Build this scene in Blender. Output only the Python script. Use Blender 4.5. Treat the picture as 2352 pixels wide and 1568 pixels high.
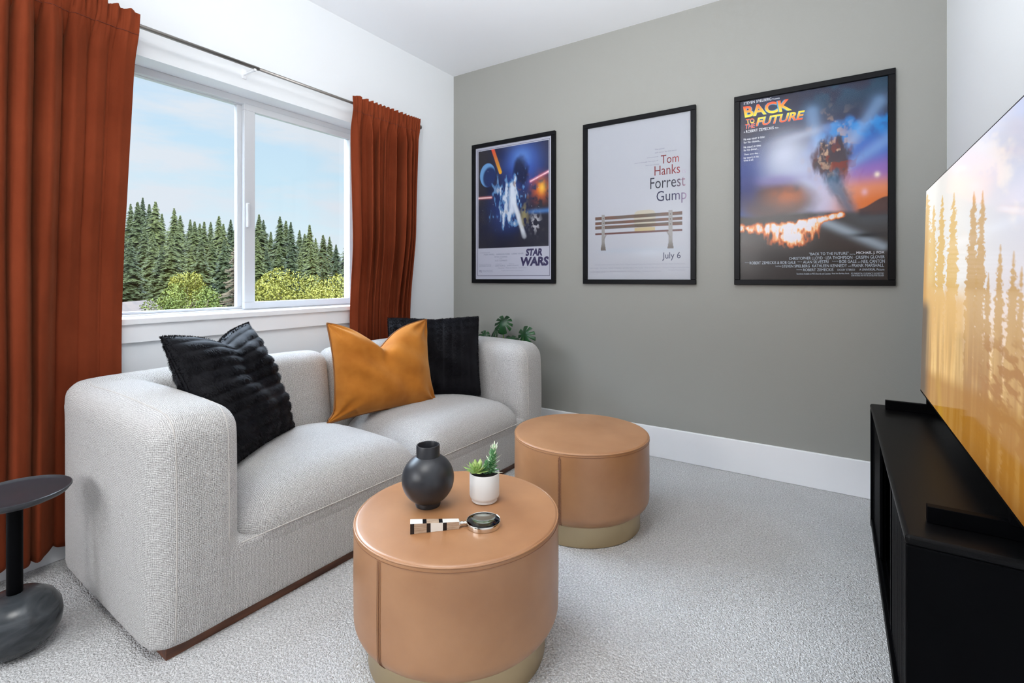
import bpy, bmesh, math, random
import numpy as np
from mathutils import Vector, Matrix, Euler
random.seed(7)
sc = bpy.context.scene
for o in list(bpy.data.objects): bpy.data.objects.remove(o)
COL = sc.collection
PI = math.pi
R = math.radians

# ------------------------------------------------------------------ camera
F_PX = 1141.28
YAW = R(33.1708)
CH = 0.9947                                     # camera height
cam_d = bpy.data.cameras.new('camera'); cam = bpy.data.objects.new('camera', cam_d); COL.objects.link(cam)
cam.location = (0, 0, CH); cam.rotation_euler = (PI/2, 0, YAW)
cam_d.sensor_width = 36; cam_d.lens = F_PX/2352*36; cam_d.shift_y = -146/2352; cam_d.clip_start = .02; cam_d.clip_end = 600
sc.camera = cam
FW = (-math.sin(YAW), math.cos(YAW)); RT = (math.cos(YAW), math.sin(YAW))
def far(px, d, py=638):                         # measured direction of a far thing -> world position
    u = (px-1176)/F_PX
    return (d*(FW[0]+u*RT[0]), d*(FW[1]+u*RT[1]), CH-d*(py-638)/F_PX)

# ------------------------------------------------------------------ look
sc.view_settings.view_transform = 'Standard'; sc.view_settings.look = 'None'
sc.view_settings.gamma = 1; sc.view_settings.exposure = 0.0; sc.view_settings.use_curve_mapping = False
sc.cycles.max_bounces = 10; sc.cycles.diffuse_bounces = 6; sc.cycles.transparent_max_bounces = 16
sc.cycles.sample_clamp_indirect = 6

# ------------------------------------------------------------------ world (sky with thin clouds)
w = bpy.data.worlds.new('sky'); sc.world = w; w.use_nodes = True
N = w.node_tree.nodes; L = w.node_tree.links; N.clear()
out = N.new('ShaderNodeOutputWorld'); bg = N.new('ShaderNodeBackground'); tc = N.new('ShaderNodeTexCoord')
sep = N.new('ShaderNodeSeparateXYZ'); L.new(tc.outputs['Generated'], sep.inputs[0])
cr = N.new('ShaderNodeValToRGB'); e = cr.color_ramp.elements
e[0].position = 0.0; e[0].color = (.88, .95, 1.0, 1); e[1].position = .45; e[1].color = (.50, .70, .97, 1)
m1 = e.new(.15); m1.color = (.66, .86, 1.0, 1)
L.new(sep.outputs[2], cr.inputs[0])
mp = N.new('ShaderNodeMapping'); mp.inputs['Scale'].default_value = (2.0, 2.0, 9.0); L.new(tc.outputs['Generated'], mp.inputs[0])
nz = N.new('ShaderNodeTexNoise'); nz.inputs['Scale'].default_value = 2.2; nz.inputs['Detail'].default_value = 8; nz.inputs['Roughness'].default_value = .55
L.new(mp.outputs[0], nz.inputs['Vector'])
cr2 = N.new('ShaderNodeValToRGB'); cr2.color_ramp.elements[0].position = .40; cr2.color_ramp.elements[1].position = .60
L.new(nz.outputs[0], cr2.inputs[0])
mx = N.new('ShaderNodeMix'); mx.data_type = 'RGBA'; mx.inputs[7].default_value = (.80, .85, .94, 1)
L.new(cr2.outputs[0], mx.inputs[0]); L.new(cr.outputs[0], mx.inputs[6])
L.new(mx.outputs[2], bg.inputs[0])
mr = N.new('ShaderNodeMapRange'); mr.inputs[1].default_value = .33; mr.inputs[2].default_value = .56; mr.inputs[3].default_value = 1.0; mr.inputs[4].default_value = 26.0
L.new(sep.outputs[2], mr.inputs[0]); L.new(mr.outputs[0], bg.inputs[1])
L.new(bg.outputs[0], out.inputs[0])

# ------------------------------------------------------------------ lights
def area(name, loc, aim, size, size_y, power, col=(1, 1, 1)):
    d = bpy.data.lights.new(name, 'AREA'); d.shape = 'RECTANGLE'; d.size = size; d.size_y = size_y; d.energy = power; d.color = col
    o = bpy.data.objects.new(name, d); COL.objects.link(o); o.location = loc
    o.rotation_euler = (Vector(aim)-Vector(loc)).to_track_quat('-Z', 'Y').to_euler(); return o
sun_d = bpy.data.lights.new('sun', 'SUN'); sun_d.energy = 2.6; sun_d.angle = R(1.5); sun_d.color = (1, .93, .80)
sun = bpy.data.objects.new('sun', sun_d); COL.objects.link(sun)
sun.rotation_euler = Vector((-.62, .50, -.60)).to_track_quat('-Z', 'Y').to_euler()
area('overhead_fill_light', (-.80, .15, 2.38), (-1.10, .9, .0), .9, .9, 24, (1, .985, .96))  # unseen fill added overhead, there is no ceiling fixture
area('room_light', (-1.10, -1.6, 1.32), (-1.8, .6, .5), .5, .5, 13, (1, .985, .97))
area('side_fill_light', (-2.20, -1.75, 1.55), (-.7, 1.2, .9), 1.2, 1.1, 48, (.93, .95, 1))  # added key from the left, the wall has no second window here
area('ceiling_fill_light', (-.50, .30, 1.55), (-.70, 1.25, 2.44), .7, .7, 29, (.96, .98, 1)).data.spread = R(125)  # unseen fill added to brighten the ceiling, no lamp stands here

# ------------------------------------------------------------------ materials
def mat(name, col, rough=.6, metal=0., spec=.5, coat=0., coat_rough=.05, sheen=0., sheen_tint=None):
    m = bpy.data.materials.new(name); m.use_nodes = True; b = m.node_tree.nodes['Principled BSDF']
    b.inputs['Base Color'].default_value = (*col, 1); b.inputs['Roughness'].default_value = rough
    b.inputs['Metallic'].default_value = metal; b.inputs['Specular IOR Level'].default_value = spec
    b.inputs['Coat Weight'].default_value = coat; b.inputs['Coat Roughness'].default_value = coat_rough
    b.inputs['Sheen Weight'].default_value = sheen
    if sheen_tint: b.inputs['Sheen Tint'].default_value = (*sheen_tint, 1)
    return m
def nodes(m): return m.node_tree.nodes, m.node_tree.links, m.node_tree.nodes['Principled BSDF']
def noise_col(m, c1, c2, scale, detail=4, lo=.35, hi=.65, coord='Object', stretch=None):
    n, l, b = nodes(m); t = n.new('ShaderNodeTexCoord'); nz = n.new('ShaderNodeTexNoise')
    nz.inputs['Scale'].default_value = scale; nz.inputs['Detail'].default_value = detail
    if stretch:
        mp = n.new('ShaderNodeMapping'); mp.inputs['Scale'].default_value = stretch
        l.new(t.outputs[coord], mp.inputs[0]); l.new(mp.outputs[0], nz.inputs['Vector'])
    else: l.new(t.outputs[coord], nz.inputs['Vector'])
    r = n.new('ShaderNodeValToRGB'); r.color_ramp.elements[0].position = lo; r.color_ramp.elements[1].position = hi
    r.color_ramp.elements[0].color = (*c1, 1); r.color_ramp.elements[1].color = (*c2, 1)
    l.new(nz.outputs[0], r.inputs[0]); l.new(r.outputs[0], b.inputs['Base Color']); return nz, r
def noise_bump(m, scale, strength, dist=.002, detail=3):
    n, l, b = nodes(m); t = n.new('ShaderNodeTexCoord'); nz = n.new('ShaderNodeTexNoise')
    nz.inputs['Scale'].default_value = scale; nz.inputs['Detail'].default_value = detail
    bp = n.new('ShaderNodeBump'); bp.inputs['Strength'].default_value = strength; bp.inputs['Distance'].default_value = dist
    l.new(t.outputs['Object'], nz.inputs['Vector']); l.new(nz.outputs[0], bp.inputs['Height']); l.new(bp.outputs[0], b.inputs['Normal'])
def vcol_mat(name, rough=.5, emit=0., spec=.3):
    m = mat(name, (1, 1, 1), rough, spec=spec); n, l, b = nodes(m)
    a = n.new('ShaderNodeVertexColor'); a.layer_name = 'Col'
    l.new(a.outputs[0], b.inputs['Base Color'])
    if emit:
        b.inputs['Base Color'].default_value = (0, 0, 0, 1); l.remove(b.inputs['Base Color'].links[0])
        l.new(a.outputs[0], b.inputs['Emission Color']); b.inputs['Emission Strength'].default_value = emit
    return m

M = {}
M['white_wall'] = mat('white_wall_paint', (.80, .825, .845), .75, spec=.25); noise_bump(M['white_wall'], 260, .12, .001)
M['grey_wall'] = mat('grey_wall_paint', (.290, .290, .270), .72, spec=.3); noise_bump(M['grey_wall'], 240, .25, .0012)
M['dark_wall'] = mat('low_bounce_wall', (.10, .10, .10), .8)  # unseen wall behind the camera, made dark to cut bounced light
M['ceiling'] = mat('ceiling_paint', (.86, .88, .91), .85, spec=.2); noise_bump(M['ceiling'], 200, .1, .001)
M['trim'] = mat('white_trim_paint', (.86, .875, .90), .38, spec=.45)
M['vinyl'] = mat('white_vinyl', (.60, .615, .64), .33, spec=.5)
# carpet
m = mat('carpet_pile', (.5, .5, .5), .95, spec=.1, sheen=.25); M['carpet'] = m
nz, r = noise_col(m, (.46, .46, .462), (.97, .97, .97), 170, 5, .30, .68)
n, l, b = nodes(m)
t = n.new('ShaderNodeTexCoord'); big = n.new('ShaderNodeTexNoise'); big.inputs['Scale'].default_value = 3.0; big.inputs['Detail'].default_value = 3; l.new(t.outputs['Object'], big.inputs['Vector'])
mm = n.new('ShaderNodeMix'); mm.data_type = 'RGBA'; mm.blend_type = 'MULTIPLY'; mm.inputs[0].default_value = .22
l.new(r.outputs[0], mm.inputs[6]); l.new(big.outputs[0], mm.inputs[7]); l.new(mm.outputs[2], b.inputs['Base Color'])
vo = n.new('ShaderNodeTexVoronoi'); vo.inputs['Scale'].default_value = 230; l.new(t.outputs['Object'], vo.inputs['Vector'])
ad = n.new('ShaderNodeMath'); ad.operation = 'SUBTRACT'; l.new(nz.outputs[0], ad.inputs[0]); l.new(vo.outputs['Distance'], ad.inputs[1])
bp = n.new('ShaderNodeBump'); bp.inputs['Strength'].default_value = 1.0; bp.inputs['Distance'].default_value = .006
l.new(ad.outputs[0], bp.inputs['Height']); l.new(bp.outputs[0], b.inputs['Normal'])
# woven upholstery: threads along the three object axes
m = mat('greige_weave', (.55, .54, .53), .9, spec=.15, sheen=.3); M['weave'] = m
n, l, b = nodes(m); t = n.new('ShaderNodeTexCoord')
ns = n.new('ShaderNodeTexNoise'); ns.inputs['Scale'].default_value = 60; l.new(t.outputs['Object'], ns.inputs['Vector'])
mxv = n.new('ShaderNodeMix'); mxv.data_type = 'RGBA'; mxv.blend_type = 'LINEAR_LIGHT'; mxv.inputs[0].default_value = .004
l.new(t.outputs['Object'], mxv.inputs[6]); l.new(ns.outputs['Color'], mxv.inputs[7])
sx = n.new('ShaderNodeSeparateXYZ'); l.new(mxv.outputs[2], sx.inputs[0])
K = 2*PI/.0042
sins = []
for i in range(3):
    a = n.new('ShaderNodeMath'); a.operation = 'MULTIPLY'; a.inputs[1].default_value = K; l.new(sx.outputs[i], a.inputs[0])
    s = n.new('ShaderNodeMath'); s.operation = 'SINE'; l.new(a.outputs[0], s.inputs[0]); sins.append(s)
sn = n.new('ShaderNodeSeparateXYZ'); l.new(t.outputs['Normal'], sn.inputs[0])
acc = None
for i in range(3):
    sq = n.new('ShaderNodeMath'); sq.operation = 'MULTIPLY'; l.new(sn.outputs[i], sq.inputs[0]); l.new(sn.outputs[i], sq.inputs[1])
    wv = n.new('ShaderNodeMapRange'); wv.inputs[1].default_value = .10; wv.inputs[2].default_value = .55; wv.inputs[3].default_value = 1; wv.inputs[4].default_value = 0; l.new(sq.outputs[0], wv.inputs[0])
    ml = n.new('ShaderNodeMath'); ml.operation = 'MULTIPLY'; l.new(sins[i].outputs[0], ml.inputs[0]); l.new(wv.outputs[0], ml.inputs[1])
    if acc is None: acc = ml
    else:
        ad_ = n.new('ShaderNodeMath'); ad_.operation = 'ADD'; l.new(acc.outputs[0], ad_.inputs[0]); l.new(ml.outputs[0], ad_.inputs[1]); acc = ad_
p2 = acc
n2 = n.new('ShaderNodeTexNoise'); n2.inputs['Scale'].default_value = 320; n2.inputs['Detail'].default_value = 4; l.new(t.outputs['Object'], n2.inputs['Vector'])
p3 = n.new('ShaderNodeMath'); p3.operation = 'MULTIPLY_ADD'; p3.inputs[1].default_value = 5.0; l.new(n2.outputs[0], p3.inputs[0]); l.new(p2.outputs[0], p3.inputs[2])
rr = n.new('ShaderNodeMapRange'); rr.inputs[1].default_value = 0; rr.inputs[2].default_value = 5; l.new(p3.outputs[0], rr.inputs[0])
cr = n.new('ShaderNodeValToRGB'); cr.color_ramp.elements[0].color = (.15, .142, .135, 1); cr.color_ramp.elements[1].color = (.80, .785, .77, 1)
l.new(rr.outputs[0], cr.inputs[0]); l.new(cr.outputs[0], b.inputs['Base Color'])
bp = n.new('ShaderNodeBump'); bp.inputs['Strength'].default_value = .8; bp.inputs['Distance'].default_value = .0022
l.new(rr.outputs[0], bp.inputs['Height']); l.new(bp.outputs[0], b.inputs['Normal'])
M['piping'] = mat('greige_piping', (.56, .53, .50), .85, spec=.15)
M['plinth'] = mat('walnut_plinth', (.10, .035, .015), .45); noise_col(M['plinth'], (.065, .022, .010), (.15, .055, .025), 9, 5, stretch=(6, 1, 6))
M['velvet'] = mat('rust_velvet', (.34, .065, .022), .85, spec=.03, sheen=.12, sheen_tint=(1, .42, .22)); noise_col(M['velvet'], (.13, .024, .009), (.215, .044, .017), 5, 6, .3, .7, stretch=(1, 1, .5)); noise_bump(M['velvet'], 11, .35, .014, 5)
M['ochre'] = mat('ochre_velvet', (.50, .22, .03), .7, spec=.08, sheen=.35, sheen_tint=(1, .72, .4)); noise_col(M['ochre'], (.33, .105, .011), (.49, .18, .026), 6, 5); noise_bump(M['ochre'], 9, .35, .012)
M['ochre_pipe'] = mat('ochre_cord', (.20, .07, .012), .7)
M['fur'] = mat('black_fur', (.004, .004, .006), .62, spec=.16, sheen=.03, sheen_tint=(.5, .55, .75))
M['leather'] = mat('tan_leather', (.5, .27, .14), .34, spec=.8); noise_col(M['leather'], (.31, .138, .054), (.42, .21, .095), 5, 7, .3, .7); noise_bump(M['leather'], 380, .12, .0006)
M['stitch'] = mat('brown_stitch', (.22, .095, .045), .6)
M['brass'] = mat('brushed_brass', (.56, .44, .27), .34, metal=1)
M['black_metal'] = mat('black_powder_coat', (.0008, .0009, .0014), .5, spec=.05)
M['black_top'] = mat('black_lacquer', (.002, .002, .0024), .40, spec=.13)
M['black_matte'] = mat('matt_black_ceramic', (.013, .014, .018), .38, spec=.55)
M['marble'] = mat('charcoal_marble', (.03, .035, .04), .25, spec=.5)
nz, r = noise_col(M['marble'], (.020, .024, .028), (.060, .068, .075), 7, 9, .35, .72, stretch=(1, 1, 3)); nz.inputs['Distortion'].default_value = 2.0
el = r.color_ramp.elements.new(.74); el.color = (.30, .30, .30, 1); r.color_ramp.elements[1].position = .70
M['tray'] = mat('charcoal_tray', (.030, .032, .038), .34)
M['frame'] = mat('black_frame', (.0025, .0027, .004), .42, spec=.14)
M['nickel'] = mat('brushed_nickel', (.30, .28, .26), .42, metal=1)
M['silver'] = mat('polished_silver', (.75, .72, .66), .12, metal=1)
M['pot'] = mat('white_ceramic', (.72, .71, .69), .4)
M['soil'] = mat('soil', (.012, .009, .007), .95)
M['succ'] = mat('succulent_green', (.33, .46, .12), .45); noise_col(M['succ'], (.20, .36, .08), (.50, .60, .22), 70)
M['succ2'] = mat('spiky_green', (.10, .28, .12), .45); noise_col(M['succ2'], (.06, .22, .07), (.22, .42, .20), 90)
M['tip'] = mat('pale_tip', (.75, .82, .62), .5)
M['monstera'] = mat('monstera_green', (.02, .11, .03), .3); noise_col(M['monstera'], (.006, .032, .010), (.018, .085, .025), 18)
M['stem'] = mat('pale_stem', (.22, .36, .10), .5)
M['bone'] = mat('bone_inlay', (.78, .76, .70), .25); M['ebony'] = mat('ebony_inlay', (.008, .008, .010), .2)
M['tanwood'] = mat('tan_wood_inlay', (.42, .30, .21), .3); noise_col(M['tanwood'], (.34, .23, .15), (.50, .38, .28), 40, 4, stretch=(1, 8, 8))
M['bark'] = mat('bark', (.09, .06, .04), .9)
M['print'] = vcol_mat('poster_ink', .45)
M['tvpic'] = vcol_mat('screen_picture', .12, emit=.92); nodes(M['tvpic'])[2].inputs['Roughness'].default_value = .08
def glassy(name, tint, refl, grough=.02):
    m = bpy.data.materials.new(name); m.use_nodes = True; n = m.node_tree.nodes; l = m.node_tree.links; n.clear()
    o = n.new('ShaderNodeOutputMaterial'); mx = n.new('ShaderNodeMixShader'); tr = n.new('ShaderNodeBsdfTransparent'); gl = n.new('ShaderNodeBsdfGlossy')
    fr = n.new('ShaderNodeFresnel'); fr.inputs[0].default_value = 1.45; mu = n.new('ShaderNodeMath'); mu.operation = 'MULTIPLY'; mu.inputs[1].default_value = refl
    tr.inputs[0].default_value = (*tint, 1); gl.inputs['Roughness'].default_value = grough
    l.new(fr.outputs[0], mu.inputs[0]); l.new(mu.outputs[0], mx.inputs[0]); l.new(tr.outputs[0], mx.inputs[1]); l.new(gl.outputs[0], mx.inputs[2]); l.new(mx.outputs[0], o.inputs[0]); return m
M['pane'] = glassy('window_glass', (.97, .985, .98), .35)
M['poster_glass'] = glassy('poster_glazing', (.98, .98, .98), .14, .15)
M['lens'] = glassy('lens_glass', (.86, .93, .89), 1.5, .01)
def foliage(name, c1, c2, scale=.6):
    m = mat(name, c1, .7, spec=.15); n, l, b = nodes(m)
    oi = n.new('ShaderNodeObjectInfo'); t = n.new('ShaderNodeTexCoord'); nz = n.new('ShaderNodeTexNoise'); nz.inputs['Scale'].default_value = scale; nz.inputs['Detail'].default_value = 5
    l.new(t.outputs['Object'], nz.inputs['Vector'])
    ad = n.new('ShaderNodeMath'); ad.operation = 'MULTIPLY_ADD'; ad.inputs[1].default_value = .45; l.new(oi.outputs['Random'], ad.inputs[0]); 
    s = n.new('ShaderNodeMath'); s.operation = 'SUBTRACT'; s.inputs[1].default_value = .22; l.new(nz.outputs[0], s.inputs[0]); l.new(s.outputs[0], ad.inputs[2])
    r = n.new('ShaderNodeValToRGB'); r.color_ramp.elements[0].position = .15; r.color_ramp.elements[1].position = .75
    r.color_ramp.elements[0].color = (*c1, 1); r.color_ramp.elements[1].color = (*c2, 1)
    l.new(ad.outputs[0], r.inputs[0]); l.new(r.outputs[0], b.inputs['Base Color']); return m
M['conifer'] = foliage('conifer_needles', (.006, .012, .004), (.048, .054, .014), .35)
M['yellowleaf'] = foliage('yellow_green_leaves', (.036, .046, .006), (.135, .122, .018), 1.2)
M['greenleaf'] = foliage('fresh_green_leaves', (.020, .036, .006), (.080, .092, .016), 1.2)
M['deadtwig'] = foliage('dry_twigs', (.04, .028, .017), (.11, .083, .05), 1.0)
M['hill'] = mat('hill_grass', (.03, .05, .018), .95); noise_col(M['hill'], (.008, .014, .005), (.03, .04, .012), .25, 8)
M['siding'] = mat('tan_siding', (.04, .026, .018), .8)
M['roof'] = mat('brown_shingle', (.22, .12, .08), .9); noise_col(M['roof'], (.018, .009, .006), (.034, .019, .012), 3, 6)

# ------------------------------------------------------------------ builders
def mesh_obj(name, verts, faces, m=None, parent=None, smooth=False, colors=None):
    me = bpy.data.meshes.new(name); me.from_pydata([tuple(v) for v in verts], [], faces); me.update()
    if smooth: me.polygons.foreach_set('use_smooth', [True]*len(me.polygons))
    if colors is not None:
        a = me.color_attributes.new('Col', 'FLOAT_COLOR', 'POINT'); a.data.foreach_set('color', np.asarray(colors, dtype=np.float32).ravel())
    if m: me.materials.append(m)
    o = bpy.data.objects.new(name, me); COL.objects.link(o)
    if parent: o.parent = parent
    return o
def bm_obj(name, bm, m=None, parent=None, smooth=False):
    me = bpy.data.meshes.new(name); bmesh.ops.recalc_face_normals(bm, faces=bm.faces); bm.to_mesh(me); bm.free()
    if smooth: me.polygons.foreach_set('use_smooth', [True]*len(me.polygons))
    for mm in (m if isinstance(m, list) else [m]):
        if mm: me.materials.append(mm)
    o = bpy.data.objects.new(name, me); COL.objects.link(o)
    if parent: o.parent = parent
    return o
def box(bm, x0, x1, y0, y1, z0, z1, bev=0, seg=2):
    r = bmesh.ops.create_cube(bm, size=1); vs = r['verts']
    for v in vs: v.co = Vector((x0+(v.co.x+.5)*(x1-x0), y0+(v.co.y+.5)*(y1-y0), z0+(v.co.z+.5)*(z1-z0)))
    if bev:
        es = list({e for v in vs for e in v.link_edges}); bmesh.ops.bevel(bm, geom=es, offset=bev, segments=seg, affect='EDGES', profile=.5)
def box_obj(name, x0, x1, y0, y1, z0, z1, m, parent=None, bev=0, seg=2):
    bm = bmesh.new(); box(bm, x0, x1, y0, y1, z0, z1, bev, seg); return bm_obj(name, bm, m, parent)
def lathe(name, prof, m, parent=None, seg=96, loc=None, smooth=True, caps=False):
    vs = []; fs = []
    for r, z in prof:
        for i in range(seg): a = 2*PI*i/seg; vs.append((r*math.cos(a), r*math.sin(a), z))
    for j in range(len(prof)-1):
        for i in range(seg): k = (i+1) % seg; fs.append((j*seg+i, j*seg+k, (j+1)*seg+k, (j+1)*seg+i))
    o = mesh_obj(name, vs, fs, m, parent, smooth)
    if smooth: o.data.set_sharp_from_angle(angle=R(38))
    if loc: o.location = loc
    return o
def arc(cx, cz, r, a0, a1, n=8): return [(cx+r*math.cos(R(a0+(a1-a0)*i/n)), cz+r*math.sin(R(a0+(a1-a0)*i/n))) for i in range(n+1)]
def tube(pts, rad, seg=8, closed=False):
    pts = [Vector(p) for p in pts]; n = len(pts); vs = []; fs = []
    for i, p in enumerate(pts):
        a = pts[(i-1) % n] if (closed or i) else pts[0]; b = pts[(i+1) % n] if (closed or i < n-1) else pts[-1]
        t = (b-a).normalized(); up = Vector((0, 0, 1)) if abs(t.z) < .9 else Vector((1, 0, 0))
        s = t.cross(up).normalized(); u = s.cross(t); r = rad[i] if isinstance(rad, (list, tuple)) else rad
        for k in range(seg): th = 2*PI*k/seg; vs.append(p+s*(r*math.cos(th))+u*(r*math.sin(th)))
    m = n if closed else n-1
    for i in range(m):
        j = (i+1) % n
        for k in range(seg): q = (k+1) % seg; fs.append((i*seg+k, i*seg+q, j*seg+q, j*seg+k))
    if not closed: fs += [tuple(range(seg-1, -1, -1)), tuple((n-1)*seg+k for k in range(seg))]
    return vs, fs
def tube_obj(name, pts, rad, m, parent=None, seg=8, closed=False):
    vs, fs = tube(pts, rad, seg, closed); return mesh_obj(name, vs, fs, m, parent, True)
def rbox_data(x0, x1, y0, y1, z0, z1, r, n=28, fn=None):
    lo = Vector((x0, y0, z0)); hi = Vector((x1, y1, z1)); vs = []; fs = []; idx = {}
    def vid(i, j, k):
        key = (i, j, k)
        if key not in idx:
            p = Vector([lo[a]+(hi[a]-lo[a])*(.5-.5*math.cos(PI*t/n)*1.0) for a, t in enumerate(key)])
            q = Vector([min(max(p[a], lo[a]+r), hi[a]-r) for a in range(3)]); d = p-q
            if d.length > 1e-9: p = q+d.normalized()*r
            if fn: p = Vector(fn(p))
            idx[key] = len(vs); vs.append(p)
        return idx[key]
    for a in range(n):
        for b in range(n):
            for s, flip in ((0, 1), (n, 0)):
                for f in ((lambda u, v: (u, v, s)), (lambda u, v: (s, u, v)), (lambda u, v: (v, s, u))):
                    q = [vid(*f(a, b)), vid(*f(a+1, b)), vid(*f(a+1, b+1)), vid(*f(a, b+1))]
                    fs.append(tuple(reversed(q)) if flip else tuple(q))
    return vs, fs
def empty(name, loc=(0, 0, 0), rz=0):
    o = bpy.data.objects.new(name, None); COL.objects.link(o); o.location = loc; o.rotation_euler = (0, 0, rz); o.empty_display_size = .1; return o
def tag(o, label, cat, group=None, kind=None):
    o['label'] = label; o['category'] = cat
    if group: o['group'] = group
    if kind: o['kind'] = kind
    return o
def struct(o, label=None):
    o['kind'] = 'structure'
    if label: o['label'] = label
    return o
def copy_tree(o, parent=None):
    c = o.copy(); COL.objects.link(c)
    if parent: c.parent = parent
    for ch in o.children: copy_tree(ch, c)
    return c
def lin(c): return tuple(((v/255+.055)/1.055)**2.4 if v > 10 else v/255/12.92 for v in c)

# ------------------------------------------------------------------ room shell
XW, XR, YB, YF, HC = -2.305, .389, 2.7604, -3.3, 2.44
WY0, WY1, WZ0, WZ1 = .58, 1.965, .825, 1.873
TH = .17
struct(box_obj('floor', XW-TH, XR+.1, YF-.1, YB+.1, -.06, 0, M['carpet']), 'grey cut-pile carpet')
struct(box_obj('ceiling', XW-TH, XR+.1, YF-.1, YB+.1, HC, HC+.08, M['ceiling']), 'white ceiling')
bm = bmesh.new()
box(bm, XW-TH, XW, YF-.1, WY0, 0, HC); box(bm, XW-TH, XW, WY1, YB, 0, HC)
box(bm, XW-TH, XW, WY0, WY1, 0, WZ0-.02); box(bm, XW-TH, XW, WY0, WY1, WZ1, HC)
struct(bm_obj('wall_left', bm, M['white_wall']), 'white wall with the window')
struct(box_obj('wall_back', XW-TH, XR+.1, YB, YB+.1, 0, HC, M['grey_wall']), 'grey accent wall with three posters')
struct(box_obj('wall_right', XR, XR+.1, YF-.1, YB, 0, HC, M['white_wall']), 'white wall behind the television')
struct(box_obj('wall_front', XW, XR, YF-.1, YF, 0, HC, M['dark_wall']))
def baseboard(name, x0, x1, y0, y1):
    bm = bmesh.new(); box(bm, x0, x1, y0, y1, 0, .168, .003, 1); return struct(bm_obj(name, bm, M['trim']), 'white baseboard')
baseboard('baseboard_back', XW+.016, XR, YB-.016, YB); baseboard('baseboard_left', XW, XW+.016, YF, YB-.016)
baseboard('baseboard_right', XR-.016, XR, YF, YB-.016)

# window: recessed white vinyl slider
win = struct(empty('window_1', (XW-.11, 1.27, WZ0)), 'white two-sash sliding window')
def wpart(name, boxes, m=None, par=None, bev=.002):
    bm = bmesh.new()
    for b_ in boxes:
        x0, x1, y0, y1, z0, z1 = b_; box(bm, x0-win.location.x, x1-win.location.x, y0-win.location.y, y1-win.location.y, z0-win.location.z, z1-win.location.z, bev, 1)
    return bm_obj(name, bm, m or M['vinyl'], par or win)
FX = XW-.11
wpart('window_frame', [(FX-.06, FX, WY0, WY1, WZ1-.032, WZ1), (FX-.06, FX, WY0, WY1, WZ0, WZ0+.018), (FX-.06, FX, WY0, WY0+.032, WZ0+.018, WZ1-.032), (FX-.06, FX, WY1-.022, WY1, WZ0+.018, WZ1-.032)])
# left sash (set back) and right sash (proud)
sl = wpart('window_sash', [(FX-.05, FX-.022, .60, 1.333, 1.838, 1.846), (FX-.05, FX-.022, .60, 1.333, .843, .855), (FX-.05, FX-.022, 1.289, 1.333, .855, 1.838), (FX-.05, FX-.022, .60, .625, .855, 1.838)])
sr = wpart('window_sash', [(FX-.022, FX+.004, 1.310, WY1-.022, 1.813, 1.846), (FX-.022, FX+.004, 1.310, WY1-.022, .843, .877), (FX-.022, FX+.004, 1.310, 1.364, .877, 1.813), (FX-.022, FX+.004, WY1-.03, WY1-.022, .877, 1.813)])
pl = wpart('pane', [(FX-.038, FX-.034, .62, 1.292, .853, 1.840)], M['pane'], sl, 0); pl.parent = sl
pr = wpart('pane', [(FX-.012, FX-.008, 1.362, WY1-.028, .875, 1.815)], M['pane'], sr, 0)
hb = bmesh.new(); box(hb, FX+.004-win.location.x, FX+.022-win.location.x, 1.316-1.27, 1.330-1.27, 1.24-WZ0, 1.36-WZ0, .006, 3)
bm_obj('sash_handle', hb, M['vinyl'], sr)
sill = struct(box_obj('window_sill', XW-.115, XW+.028, WY0-.03, WY1+.03, WZ0-.012, WZ0+.012, M['trim'], None, .003)); sill.name = 'trim_1'; sill['label'] = 'white window sill'
ap = struct(box_obj('trim_2', XW, XW+.016, WY0-.0, WY1, .742, WZ0-.012, M['trim'], None, .002)); ap['label'] = 'white apron board under the sill'

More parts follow.
